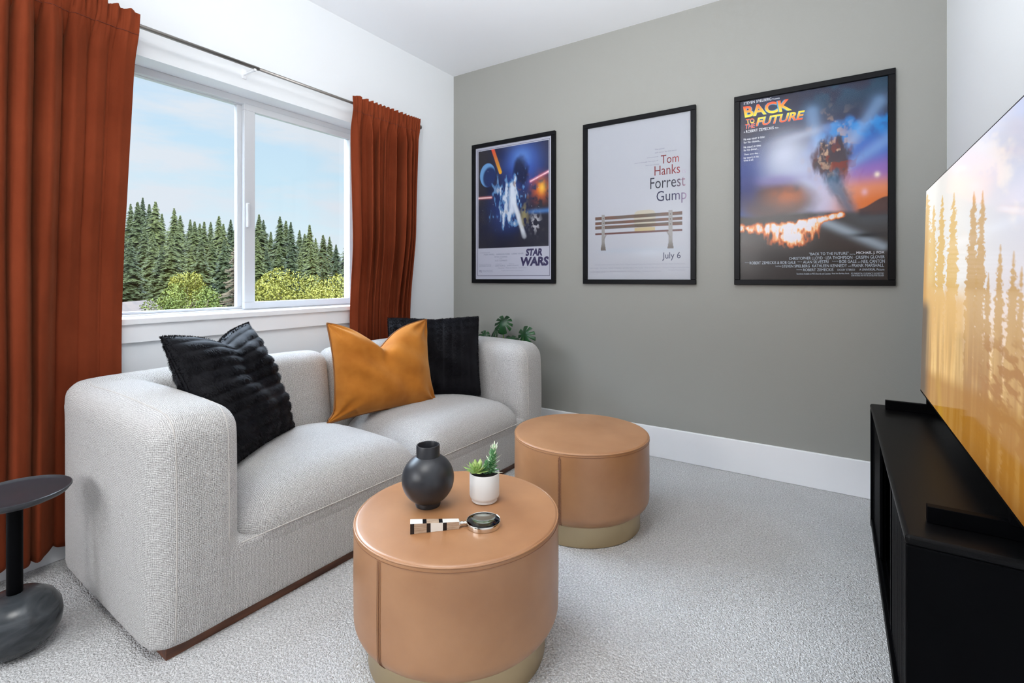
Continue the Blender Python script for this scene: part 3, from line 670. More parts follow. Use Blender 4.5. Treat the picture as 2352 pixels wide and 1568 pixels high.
# magnifying glass
a0 = Vector((-.892, .900, 0)); a1 = Vector((-.805, .985, 0)); ax = (a1-a0).normalized()
mg = empty('magnifying_glass', (a0.x, a0.y, TZ), math.atan2(ax.y, ax.x)); tag(mg, 'magnifying glass with checkered inlaid handle lying on the leather ottoman', 'magnifying glass')
Lh = (a1-a0).length; bm = bmesh.new(); mats = [M['bone'], M['ebony'], M['tanwood']]
def hw(t): return .0128-.0040*t
def strip(face, cuts, cols):
    for k in range(len(cols)):
        t0, t1 = cuts[k], cuts[k+1]; x0, x1 = t0*Lh, t1*Lh; w0, w1 = hw(t0), hw(t1); 
        c = {'top': [(x0, -w0, 2*w0), (x1, -w1, 2*w1), (x1, w1, 2*w1), (x0, w0, 2*w0)], 'near': [(x0, -w0, 0), (x1, -w1, 0), (x1, -w1, 2*w1), (x0, -w0, 2*w0)],
             'far': [(x0, w0, 0), (x0, w0, 2*w0), (x1, w1, 2*w1), (x1, w1, 0)], 'bot': [(x0, -w0, 0), (x0, w0, 0), (x1, w1, 0), (x1, -w1, 0)]}[face]
        f = bm.faces.new([bm.verts.new(q) for q in c]); f.material_index = cols[k]
strip('top', [0, .25, .33, .58, .66, .92, 1], [0, 1, 2, 1, 0, 0]); strip('near', [0, .08, .33, .41, .66, .74, 1], [1, 2, 1, 0, 1, 2])
strip('far', [0, .08, .33, .41, .66, .74, 1], [1, 0, 1, 2, 1, 0]); strip('bot', [0, .25, .33, .58, .66, .92, 1], [2, 1, 0, 1, 2, 1])
for t in (0, 1): w_ = hw(t); f = bm.faces.new([bm.verts.new(q) for q in ((t*Lh, -w_, 0), (t*Lh, w_, 0), (t*Lh, w_, 2*w_), (t*Lh, -w_, 2*w_))]); f.material_index = 1 if t == 0 else 0
bmesh.ops.remove_doubles(bm, verts=bm.verts, dist=1e-5); bm_obj('handle', bm, mats, mg)
vs, fs = tube([(Lh-.001, 0, .0088), (Lh+.002, 0, .0088), (Lh+.004, 0, .0095), (Lh+.008, 0, .0095), (Lh+.011, 0, .0095), (Lh+.016, 0, .0095), (Lh+.020, 0, .0095)], [.0084, .0084, .004, .0062, .0035, .005, .0035], 14); mesh_obj('ferrule', vs, fs, M['silver'], mg, True)
lc = Lh+.0625; RL = .0445
o = lathe('lens_rim', [(RL-.0018, .002), (RL-.0004, .0005), (RL, .007), (RL-.0004, .0122), (RL-.0010, .0130), (RL-.0018, .0124), (RL-.0018, .002)], M['silver'], mg, 64); o.location = (lc, 0, 0)
o = lathe('lens', [(0, .0055), (.02, .0060), (.033, .0072), (RL-.0019, .0085), (RL-.0019, .0100), (.033, .0118), (.02, .0134), (0, .0140)], M['lens'], mg, 64); o.location = (lc, 0, 0)

# ------------------------------------------------------------------ side table
s = empty('side_table', (-1.842, .385, 0)); tag(s, 'small charcoal side table with round tray and marble ball foot', 'side table')
lathe('base', [(0, 0), (.030, 0), (.058, .005), (.080, .022), (.094, .048), (.098, .074), (.094, .102), (.080, .127), (.056, .145), (.030, .152), (0, .154)], M['marble'], s, 72)
lathe('pole', [(0, .148), (.0165, .148), (.0165, .40), (0, .40)], M['black_metal'], s, 32)
lathe('tray', [(0, .392), (.035, .392), (.085, .398), (.108, .408), (.1165, .419), (.1165, .4225), (.1140, .4235), (.1080, .4180), (.1040, .4160), (0, .4155)], M['tray'], s, 96)

# ------------------------------------------------------------------ media console
cx0, cx1, cy0, cy1, cz = .112, .372, 1.240, 2.468, .490
c = empty('media_console', ((cx0+cx1)/2, (cy0+cy1)/2, 0)); tag(c, 'low black media console with slatted sliding doors below the television', 'media console')
def cbox(bm, x0, x1, y0, y1, z0, z1, bev=0, seg=2): box(bm, x0-c.location.x, x1-c.location.x, y0-c.location.y, y1-c.location.y, z0, z1, bev, seg)
def cpart(name, args, m, seg=2):
    bm = bmesh.new()
    for a_ in args: cbox(bm, *a_, seg=seg)
    return bm_obj(name, bm, m, c)
cpart('top', [(cx0, cx1, cy0, cy1, cz-.020, cz, .008)], M['black_top'], 4)
cpart('end_panel', [(cx0+.001, cx1, cy0+.001, cy0+.020, .0, cz-.018, .004)], M['black_metal'])
cpart('end_panel', [(cx0+.001, cx1, cy1-.020, cy1-.001, .0, cz-.018, .004)], M['black_metal'])
cpart('bottom_shelf', [(cx0+.003, cx1, cy0+.018, cy1-.018, .0, .030, .002), (cx0+.012, cx0+.016, cy0+.02, cy1-.02, .030, .038, 0), (cx0+.026, cx0+.030, cy0+.02, cy1-.02, .030, .038, 0)], M['black_metal'])
cpart('back_panel', [(cx1-.008, cx1-.001, cy0+.018, cy1-.018, .030, cz-.018, 0)], M['black_metal'])
for yy in (1.69, 2.095): cpart('divider', [(cx0+.04, cx1-.01, yy, yy+.015, .030, cz-.018, 0)], M['black_metal'])
for y0, y1 in ((cy0+.022, 1.700), (2.100, cy1-.022)):
    bm = bmesh.new(); cbox(bm, cx0+.018, cx0+.024, y0, y1, .040, cz-.022)
    for yy in (y0, y1-.014): cbox(bm, cx0+.010, cx0+.026, yy, yy+.014, .038, cz-.021, .001, 1)
    k = y0+.020
    while k < y1-.022: cbox(bm, cx0+.012, cx0+.019, k, k+.009, .042, cz-.022); k += .018
    bm_obj('slatted_door', bm, M['black_metal'], c)

# ------------------------------------------------------------------ television
tv = empty('television', (.2815, 1.79, .488)); tv.rotation_euler = (0, 0, 0); tag(tv, 'large flat television showing a golden sunset over tall trees', 'television')
TW, THH = 1.40, .780; tz0 = .5545-.488; tilt = math.atan2(.018, THH)
def tilted(name, x0, x1, y0, y1, z0, z1, m, bev=0):
    o = box_obj(name, x0, x1, y0, y1, z0, z1, m, tv, bev); o.location = (-.0095, 0, tz0); o.rotation_euler = (0, tilt, 0); return o
tilted('bezel', 0.0005, .026, -TW/2, TW/2, 0, THH, M['black_metal'], .001)
tilted('rear_housing', .026, .050, -TW/2+.15, TW/2-.15, .05, .50, M['black_metal'], .008)
for yy in (1.336-1.79, 2.392-1.79):
    bm = bmesh.new(); box(bm, -.125, .085, yy-.010, yy+.010, .0025, .036, .001, 1); box(bm, -.002, .018, yy-.012, yy+.012, .03, tz0+.03, .001, 1)
    bm_obj('stand_foot', bm, M['black_metal'], tv)

def sm(a, b_, x): t = np.clip((x-a)/(b_-a), 0, 1); return t*t*(3-2*t)
def vnoise(x, y, seed=0):
    xi = np.floor(x).astype(np.int64); yi = np.floor(y).astype(np.int64); fx = x-xi; fy = y-yi; fx = fx*fx*(3-2*fx); fy = fy*fy*(3-2*fy)
    def h(a, b_): 
        k = (a*374761393+b_*668265263+seed*1442695041) & 0x7fffffff; k = ((k ^ (k >> 13))*1274126177) & 0x7fffffff; return ((k ^ (k >> 16)) & 0xffff)/65535.
    return (h(xi, yi)*(1-fx)+h(xi+1, yi)*fx)*(1-fy)+(h(xi, yi+1)*(1-fx)+h(xi+1, yi+1)*fx)*fy
def fbm(x, y, o=5, seed=0):
    a = .5; s_ = 0; n_ = 0
    for k in range(o): s_ = s_+a*vnoise(x*2**k, y*2**k, seed+k); n_ += a; a *= .5
    return s_/n_
def mixc(c, new, a): return c*(1-a[..., None])+np.array(lin(new))[None, None, :]*a[..., None]
def picture(name, w_, h_, nx, ny, fn, m, parent, place):
    s_, t_ = np.meshgrid(np.linspace(0, 1, nx), np.linspace(0, 1, ny)); c_ = np.clip(fn(s_, t_), 0, 4); c_ = c_**1.12*.84 if m is M['print'] else c_
    vs = [place(a_, b_) for a_, b_ in zip(s_.ravel(), t_.ravel())]
    fs = [(j*nx+i, (j+1)*nx+i, (j+1)*nx+i+1, j*nx+i+1) for j in range(ny-1) for i in range(nx-1)]
    col = np.concatenate([c_.reshape(-1, 3), np.ones((nx*ny, 1))], 1); return mesh_obj(name, vs, fs, m, parent, False, col)
def tvfn(s, t):
    c = np.zeros(s.shape+(3,))+np.array(lin((252, 250, 246)))
    c = mixc(c, (208, 211, 232), sm(.40, .95, s)*sm(.85, .0, t)); c = mixc(c, (240, 222, 222), sm(.3, .55, t)*sm(.5, .9, s)*.7)
    cl = fbm(s*5+t*3, t*9-s*4, 5, 3); c = mixc(c, (255, 246, 238), sm(.5, .7, cl)*.8*sm(.6, .1, t)*sm(.3, .6, s))
    c = mixc(c, (245, 205, 150), sm(.42, .80, t))
    # distant trees: tall poplars (s centre, top t, half width)
    spires = [(.02, .02, .10), (.14, .10, .06), (.26, .085, .055), (.40, .11, .06), (.585, .155, .045), (.65, .17, .035), (.705, .42, .03), (.77, .345, .030), (.838, .37, .034), (.875, .41, .028), (.93, .42, .035)]
    for k, (a_, tp, hw_) in enumerate(spires):
        edge = (fbm(s*30+k*7, t*95, 4, k)-.5)*.050*(hw_/.04)+(vnoise(s*120, t*200, k)-.5)*.016
        ww = hw_*np.clip((t-tp)/.30, 0, 1)**.62
        al = sm(.006, -.006, np.abs(s-a_)-ww-edge*np.clip((t-tp)/.08, 0, 1))*(t > tp)
        base = (240, 203, 132) if a_ < .5 else (214, 176, 122)
        c = mixc(c, base, al*.95)
        c = mixc(c, (178, 120, 52), al*sm(.35, .9, t)*(.45+.4*fbm(s*14, t*30, 4, 5)))
    body = sm(.46, .56, t+.05*fbm(s*20, t*8, 4, 9))*sm(.60, .50, s)*.9; c = mixc(c, (231, 184, 110), body)
    c = mixc(c, (140, 92, 40), sm(.62, .70, t+.09*fbm(s*9, t*22, 4, 2))*sm(.42, .52, s)*sm(.60, .50, s)*.5)
    st = fbm(s*34, t*2.2, 4, 12); c = mixc(c, (255, 222, 150), sm(.45, .75, st)*sm(.5, .8, t)*.45); c = mixc(c, (134, 84, 34), sm(.55, .30, st)*sm(.5, .8, t)*.40)
    # dark leaning foliage reflected lower right
    dk = sm(.50, .60, fbm(s*16+t*9, t*40-s*9, 4, 17))*sm(.56, .66, t)*sm(.60, .75, s)*sm(1.0, .86, t); c = mixc(c, (176, 122, 66), dk*.85)
    c = mixc(c, (172, 116, 28), sm(.80, .86, t+.16*(s-.4))*.78); c = mixc(c, (120, 72, 24), sm(.90, 1.04, t)*sm(.35, .9, s)*.85)
    c = mixc(c, (205, 160, 52), sm(.06, .0, np.abs(s-.30-.02*np.sin(t*20)))*sm(.8, .9, t)*.5)
    c = mixc(c, (205, 150, 70), sm(.10, .02, s)*sm(.0, .4, t)*.9); c = mixc(c, (70, 60, 54), sm(.17, .05, s)*sm(.52, .60, t)*.9)  # last mix paints the grey wall's reflection into the picture
    return c
scr = picture('screen', TW, THH, 340, 430, tvfn, M['tvpic'], tv, lambda a_, b_: (0, TW/2-.004-a_*(TW-.008), THH-.004-b_*(THH-.012)))
scr.location = (-.0095, 0, tz0); scr.rotation_euler = (0, tilt, 0)
# screen faces -X: flip if needed
scr.data.flip_normals()

# ------------------------------------------------------------------ framed posters
def text_data(body, bold=0.0):
    cu = bpy.data.curves.new('txt', 'FONT'); cu.body = body; cu.resolution_u = 3; cu.offset = bold
    o = bpy.data.objects.new('txt', cu); COL.objects.link(o); dg = bpy.context.evaluated_depsgraph_get(); dg.update()
    me = bpy.data.meshes.new_from_object(o.evaluated_get(dg)); bpy.data.objects.remove(o)
    v_ = np.array([q.co[:2] for q in me.vertices]) if len(me.vertices) else np.zeros((0, 2)); f_ = [tuple(q.vertices) for q in me.polygons]
    bpy.data.meshes.remove(me); return v_, f_
PW, PH = .600, .905
def lettering(lines, parent, yoff, name='lettering'):
    """line: (text, s0, s1, t_top, t_bottom, colour or fn(x01,y01), shear, bold)"""
    V_ = []; F_ = []; C_ = []
    for ln in lines:
        txt, s0, s1, t0, t1, colr = ln[:6]; sh = ln[6] if len(ln) > 6 else 0; bold = ln[7] if len(ln) > 7 else .0
        v_, f_ = text_data(txt, bold)
        if not len(v_): continue
        mn = v_.min(0); mxx = v_.max(0); q = (v_-mn)/(mxx-mn); xx = s0+(s1-s0)*q[:, 0]+sh*(q[:, 1]); tt = t1+(t0-t1)*q[:, 1]
        o_ = len(V_)
        for a_, b_, u_ in zip(xx, tt, q):
            V_.append(((a_-.5)*PW, yoff, (.5-b_)*PH)); C_.append((*lin(colr(u_[0], u_[1]) if callable(colr) else colr), 1))
        F_ += [tuple(k+o_ for k in f) for f in f_]
    return mesh_obj(name, V_, F_, M['print'], parent, False, C_)
def poster(xc, label, fn, lines, nx=220, ny=332):
    r = empty('framed_poster', (xc, YB-.0005, 1.4375)); tag(r, label, 'framed poster')
    bm = bmesh.new(); w2, h2 = .327, .478; fwid = .0265
    for a_ in ((-w2, w2, h2-fwid, h2), (-w2, w2, -h2, -h2+fwid), (-w2, -w2+fwid, -h2+fwid, h2-fwid), (w2-fwid, w2, -h2+fwid, h2-fwid)): box(bm, a_[0], a_[1], -.022, 0, a_[2], a_[3], .0015, 1)
    bm_obj('frame', bm, M['frame'], r)
    pr_ = picture('print', PW, PH, nx, ny, fn, M['print'], r, lambda a_, b_: ((a_-.5)*PW, -.008, (.5-b_)*PH))
    lettering([q for q in lines if q[4]-q[3] > .028], pr_, -.0085, 'title_lettering'); lettering([q for q in lines if q[4]-q[3] <= .028], pr_, -.0085, 'credit_lettering')
    box_obj('glazing', -PW/2-.001, PW/2+.001, -.0135, -.0120, -PH/2-.001, PH/2+.001, M['poster_glass'], r)
    return r
def g2(s, t, a_, b_, ra, rb, rot=0):
    x = (s-a_)*PW; y = (t-b_)*PH; c_, s_ = math.cos(rot), math.sin(rot); return ((x*c_+y*s_)/ra)**2+((-x*s_+y*c_)/rb)**2
def seg(s, t, a_, b_, c_, d_):           # distance to segment in metres and position along it
    x, y, x0, y0, x1, y1 = s*PW, t*PH, a_*PW, b_*PH, c_*PW, d_*PH; dx, dy = x1-x0, y1-y0; k = np.clip(((x-x0)*dx+(y-y0)*dy)/(dx*dx+dy*dy), 0, 1); return np.hypot(x-x0-k*dx, y-y0-k*dy), k
# poster 1: plain stand-in picture of deep space in the same colours
def art1(s, t):
    c = np.zeros(s.shape+(3,))+np.array(lin((198, 200, 215))); inn = (s > .038)*(s < .962)*(t > .026)*(t < .765)
    b_ = np.zeros(s.shape+(3,))+np.array(lin((52, 48, 56)))
    n1 = fbm(s*9, t*13, 5, 1)
    b_ = mixc(b_, (34, 36, 58), sm(.4, .7, n1)*.8)
    b_ = mixc(b_, (60, 100, 190), np.exp(-g2(s, t, .64, .17, .15, .15))*.95); b_ = mixc(b_, (120, 165, 235), np.exp(-g2(s, t, .62, .12, .08, .07))*.6)
    b_ = mixc(b_, (30, 32, 58), sm(1.6, .3, g2(s, t, .62, .21, .055, .10)+1.6*(n1-.5))*.9)
    b_ = mixc(b_, (44, 62, 112), sm(1.05, .95, g2(s, t, .17, .215, .066, .082))); b_ = mixc(b_, (120, 170, 220), sm(1.05, .9, g2(s, t, .17, .215, .066, .082))*sm(.5, 1.0, g2(s, t, .20, .235, .066, .082)))
    b_ = mixc(b_, (48, 78, 150), np.exp(-g2(s, t, .42, .48, .13, .17))*.8)
    n2 = fbm(s*26, t*15, 5, 21); blot = np.exp(-g2(s, t, .45, .42, .13, .20, -.25))+.8*np.exp(-g2(s, t, .60, .36, .08, .14))+.6*np.exp(-g2(s, t, .34, .50, .08, .16))
    b_ = mixc(b_, (214, 226, 242), sm(.60, .82, n2*(.55+.62*blot))*.95); b_ = mixc(b_, (110, 160, 210), sm(.50, .60, n2*(.5+.6*blot))*sm(.72, .60, n2*(.5+.6*blot))*.8)
    b_ = mixc(b_, (150, 96, 40), sm(.62, .75, fbm(s*17+5, t*20, 4, 31))*np.exp(-g2(s, t, .55, .38, .12, .14))*.7)
    d_, k_ = seg(s, t, .52, .42, .66, .69); b_ = mixc(b_, (232, 238, 248), sm(.030, .012, d_+.01*n1)*.9)
    d_, k_ = seg(s, t, .50, .34, .50, .50); b_ = mixc(b_, (226, 234, 248), sm(.050, .02, d_+.03*n2)*.8)
    d_, k_ = seg(s, t, .24, .024, .345, .205); al = sm(.016, .008, d_); b_ = mixc(b_, (240, 90, 70), al*(1-k_)); b_ = mixc(b_, (238, 176, 50), al*k_)
    d_, k_ = seg(s, t, .962, .246, .74, .30); b_ = mixc(b_, (240, 150, 180), np.exp(-(d_/.009)**2)); b_ = mixc(b_, (255, 240, 245), np.exp(-(d_/.003)**2))
    d_, k_ = seg(s, t, .038, .382, .22, .385); b_ = mixc(b_, (236, 150, 150), np.exp(-(d_/.008)**2)); b_ = mixc(b_, (255, 235, 235), np.exp(-(d_/.003)**2))
    b_ = mixc(b_, (222, 110, 40), np.exp(-g2(s, t, .86, .36, .055, .07))*sm(.3, .6, fbm(s*22, t*26, 4, 8))*1.0); b_ = mixc(b_, (250, 196, 80), np.exp(-g2(s, t, .88, .355, .025, .035)))
    b_ = mixc(b_, (80, 130, 190), np.exp(-((t-.517)/.016)**2)*sm(.62, .8, s)*.9); b_ = mixc(b_, (205, 205, 212), np.exp(-g2(s, t, .80, .60, .035, .055))*sm(.45, .6, fbm(s*30, t*40, 3, 4)))
    b_ = mixc(b_, (170, 160, 110), np.exp(-g2(s, t, .66, .55, .03, .09))*sm(.4, .6, fbm(s*30, t*26, 3, 14))*.8)
    stars = (vnoise(s*150, t*220, 77) > .985); b_ = mixc(b_, (220, 225, 240), stars*1.)
    b_ = mixc(b_, (44, 44, 62), sm(.62, .74, t)*.7)
    c = np.where(inn[..., None], b_, c)
    line = (np.abs(s-.028) < .0035)*(t > .018)*(t < .975)+(np.abs(s-.972) < .0035)*(t > .018)*(t < .975)+(np.abs(t-.018) < .0022)*(s > .028)*(s < .972)+(np.abs(t-.972) < .0022)*(s > .028)*(s < .972)
    return mixc(c, (62, 56, 90), np.clip(line, 0, 1)*.9)
lg = (128, 130, 150); dk = (52, 46, 84)
L1t = [('STAR', .675, .885, .780, .833, dk, .012, .050), ('WARS', .600, .955, .838, .904, dk, .012, .050),
       ('STARRING', .055, .20, .797, .802, lg), ('MARK HAMILL   HARRISON FORD   CARRIE FISHER', .118, .650, .808, .819, lg), ('PETER CUSHING', .265, .437, .829, .838, lg), ('AND', .33, .37, .845, .849, lg), ('ALEC GUINNESS', .268, .437, .856, .866, lg),
       ('Written and Directed by', .05, .22, .884, .890, lg), ('Produced by', .28, .37, .884, .890, lg), ('Music by', .46, .53, .884, .890, lg), ('GEORGE LUCAS', .050, .22, .894, .904, lg), ('GARY KURTZ', .275, .41, .894, .904, lg), ('JOHN WILLIAMS', .435, .585, .894, .904, lg),
       ('Panavision   Prints by DeLuxe   Technicolor', .315, .69, .913, .920, lg), ('Original Motion Picture Soundtrack', .358, .65, .933, .940, lg), ('PG', .055, .085, .930, .948, dk), ('PARENTAL GUIDANCE SUGGESTED', .095, .24, .930, .936, lg), ('SOME MATERIAL MAY NOT BE SUITABLE', .095, .24, .940, .945, lg)]
poster(-1.799, 'black framed poster of dark space scene with white credits strip, leftmost', art1, L1t)
# poster 2: white, a plain empty bench
def art2(s, t):
    c = np.zeros(s.shape+(3,))+np.array(lin((188, 191, 199))); c = mixc(c, (196, 198, 207), sm(.2, .6, t)*.6)
    sh_ = np.exp(-((t-.815)/.016)**2)*sm(.05, .2, s)*sm(.97, .85, s); c = mixc(c, (186, 194, 206), sh_*.7); c = mixc(c, (200, 206, 216), np.exp(-g2(s, t, .62, .835, .09, .022))*.8)
    grain = fbm(s*3, t*200, 3, 4)
    cl = sm(1.06, .94, (np.abs((s-.58)*PW)/.062)**4+(np.abs((t-.622)*PH)/.050)**4)
    c = mixc(c, (198, 190, 170), cl*(.75+.25*fbm(s*30, t*30, 3, 9)))                           # cream throw folded over the back
    for t0, t1 in ((.592, .613), (.624, .643), (.652, .672)):
        al = (s > .078)*(s < .925)*(t > t0)*(t < t1); c = mixc(c, (112, 100, 92), al*1.); c = mixc(c, (126, 84, 66), al*sm(.35, .7, fbm(s*9, t*60, 4, 6))*.8)
        c = mixc(c, (96, 86, 70), al*(cl > .5)*.6)
    c = mixc(c, (196, 180, 140), (np.abs(s-.58) < .10)*(t > .675)*(t < .70)*1.)
    c = mixc(c, (112, 76, 72), (s > .08)*(s < .925)*(np.abs(t-.7025) < .0055)*1.)
    for a_ in (.165, .82):
        w_ = .017+.010*sm(.76, .81, t); al = (np.abs(s-a_) < w_)*(t > .578)*(t < .812); c = mixc(c, (160, 158, 156), al*1.); c = mixc(c, (108, 98, 90), al*sm(.74, .81, t)*.8)
        for tt in (.602, .633, .662): c = mixc(c, (80, 76, 74), sm(1.2, .8, g2(s, t, a_, tt, .003, .003)))
        c = mixc(c, (150, 146, 144), sm(.004, .003, seg(s, t, a_+(.03 if a_ < .5 else -.03), .71, a_, .745)[0]))
    return c
def fade(c1, c2, a=.5): return lambda x, y: tuple(c1[i]+(c2[i]-c1[i])*min(1, max(0, (x-a)/(1-a)))*.62 for i in range(3))
red = (112, 26, 28); nav = (22, 24, 62); wh = (232, 228, 238); tg = (120, 120, 132)
L2t = [('The world', .675, .763, .196, .204, tg), ('will never be the same', .675, .875, .216, .224, tg), ("once you've", .602, .708, .241, .250, tg), ('seen it through the eyes of', .480, .708, .266, .274, tg), ('Forrest Gump.', .590, .720, .288, .297, tg),
       ('Tom', .732, .895, .241, .293, fade(red, (190, 110, 110))), ('Hanks', .673, .905, .303, .361, fade(red, (150, 60, 70))), ('is', .922, .956, .334, .365, (170, 160, 176)),
       ('Forrest', .633, .952, .372, .441, fade((28, 28, 44), (226, 178, 190), .62)), ('Gump', .692, .962, .458, .540, fade(nav, (226, 190, 205))), ('July 6', .745, .91, .834, .884, (28, 32, 70)),
       ('Paramount Pictures Presents a Steve Tisch / Wendy Finerman Production a Robert Zemeckis Film Tom Hanks Forrest Gump', .08, .95, .899, .910, (150, 152, 166)), ('Robin Wright   Gary Sinise   Mykelti Williamson   and Sally Field as Mrs. Gump   Music by Alan Silvestri   Costume Designer Joanna Johnston', .022, .99, .921, .932, (150, 152, 166)), ('PG-13 PARENTS STRONGLY CAUTIONED', .022, .187, .945, .955, (150, 152, 166)), ('Based on the Novel by Winston Groom   Screenplay by Eric Roth', .237, .735, .943, .953, (150, 152, 166)), ('Directed by Robert Zemeckis', .802, .95, .937, .947, (150, 152, 166))]
poster(-.954, 'black framed white poster with an empty bench and slim lettering, middle one', art2, L2t)
# poster 3: plain stormy sunset sky over a road, same colours
def art3(s, t):
    n1 = fbm(s*6, t*9, 6, 2); n2 = fbm(s*14+3, t*12, 5, 12)
    c = np.zeros(s.shape+(3,))+np.array(lin((40, 48, 78)))
    c = mixc(c, (30, 74, 100), sm(.45, .7, n1)*sm(.2, .0, t)); c = mixc(c, (44, 40, 64), sm(.5, .3, n1)*.7)
    top = .19-.05*np.abs(s-.85)+.09*(n2-.5)+.20*sm(.7, .3, s)
    c = mixc(c, (38, 62, 140), sm(-.03, .05, t-top)*sm(.25, .5, s)); c = mixc(c, (22, 140, 212), sm(-.02, .03, t-top+.05*(fbm(s*22, t*30, 4, 71)-.5))*sm(.20, .05, t-top)*sm(.40, .66, s)*(.55+.45*sm(.35, .6, fbm(s*16, t*20, 4, 72))))
    c = mixc(c, (46, 74, 150), sm(.18, .40, t)*sm(.5, .1, s)*.9)
    c = mixc(c, (84, 120, 200), sm(.24, .34, t)*sm(.5, .95, s)*.9); c = mixc(c, (170, 120, 190), sm(.36, .46, t-.1*(.9-s))*sm(.5, .7, s)*.8); c = mixc(c, (232, 150, 110), sm(.45, .55, t)*sm(.5, .7, s)); c = mixc(c, (224, 124, 50), sm(.52, .62, t)*sm(.6, .85, s))
    for a_, tp in ((.52, .12), (.95, .12), (1.02, .30)):            # soft light rays
        d_, k_ = seg(s, t, .60, .50, a_, tp); c = mixc(c, (150, 190, 235), np.exp(-(d_/(.012+.02*k_))**2)*.5)
    c = mixc(c, (206, 214, 236), np.exp(-g2(s, t, .42, .50, .13, .20, .25))*1.0); c = mixc(c, (214, 220, 238), np.exp(-g2(s, t, .33, .33, .085, .10, .5))*.85); c = mixc(c, (206, 202, 226), np.exp(-g2(s, t, .60, .57, .07, .13))*.9)
    n3 = fbm(s*20, t*24, 5, 41)
    # abstract colour masses
    c = mixc(c, (70, 44, 34), sm(1.3, .5, g2(s, t, .66, .37, .075, .105)+1.6*(fbm(s*30, t*14, 5, 46)-.5))*.9); c = mixc(c, (214, 178, 150), sm(.58, .68, n3)*np.exp(-g2(s, t, .64, .32, .08, .13))*.9); c = mixc(c, (150, 60, 32), sm(.52, .62, fbm(s*24, t*22, 4, 43))*np.exp(-g2(s, t, .68, .40, .07, .09))*.8)
    c = mixc(c, (200, 206, 226), np.exp(-g2(s, t, .44, .235, .10, .020, -.2))*.6)
    d_, k_ = seg(s, t, .66, .48, .80, .70); c = mixc(c, (52, 108, 138), sm(.060, .006, d_+.03*(n3-.5)+.012*k_)*.75); c = mixc(c, (18, 36, 52), sm(.010, .002, np.abs(d_-.018))*.25*sm(.4, .6, n3))
    car_ = sm(1.5, .35, g2(s, t, .27, .575, .165, .105, .06)+.5*(n1-.5)); c = mixc(c, (92, 62, 50), car_*.95); c = mixc(c, (190, 110, 60), car_*np.exp(-g2(s, t, .36, .545, .08, .05))*sm(.35, .65, n1)*.9); c = mixc(c, (150, 140, 190), np.exp(-g2(s, t, .28, .46, .12, .028))*.8)
    c = mixc(c, (44, 52, 120), np.exp(-g2(s, t, .06, .50, .05, .09))*.8)
    ground = sm(.63, .665, t+.02*(n1-.5)-.02*sm(.5, 1., s)); c = mixc(c, (62, 48, 42), ground); c = mixc(c, (96, 104, 112), ground*sm(.62, .9, s)*sm(.82, .66, t)*.7)
    hill = sm(.0, .008, t-(.640-.055*sm(.82, 1., s)))*sm(.80, .84, s)*sm(.70, .66, t); c = mixc(c, (58, 54, 62), hill*.9)
    c = mixc(c, (176, 190, 204), np.exp(-(seg(s, t, .58, .69, .97, .835)[0]/.022)**2)*.75); c = mixc(c, (44, 46, 50), np.exp(-g2(s, t, .88, .775, .07, .012)))
    fn_ = np.clip(.5+1.5*(fbm(s*44, t*26, 5, 61)-.5), 0, 1)
    fire = np.exp(-((t-.715+.045*np.clip(s-.0, 0, 1)*0-.03*(n2-.5))/.030)**2)*sm(.62, .5, s)+np.exp(-((t-.700+.12*(s-.45))/.020)**2)*sm(.40, .46, s)*sm(.80, .68, s)+1.1*np.exp(-g2(s, t, .38, .775, .105, .050))
    c = mixc(c, (226, 116, 40), sm(.30, .62, fire*(.35+.95*fn_))); c = mixc(c, (252, 206, 150), sm(.52, .80, fire*(.35+.95*fn_))); c = mixc(c, (236, 232, 240), sm(.72, .95, fire*(.35+.98*fn_)))
    c = mixc(c, (252, 236, 220), np.exp(-g2(s, t, .937, .478, .010, .012))); c = mixc(c, (236, 190, 200), np.exp(-g2(s, t, .86, .56, .012, .016))*.8)
    c = mixc(c, (52, 42, 40), sm(.825, .86, t+.01*(n1-.5)-.02*sm(.5, 1, s))*.93)
    return c
wt = (224, 228, 238); gw = (176, 186, 200)
def fire_c(x, y): 
    k = y; a_ = (250, 226, 60); b_ = (232, 74, 46); return tuple(a_[i]+(b_[i]-a_[i])*k for i in range(3))
def fire_d(x, y): return fire_c(x, 1-y)
out_c = (60, 150, 190)
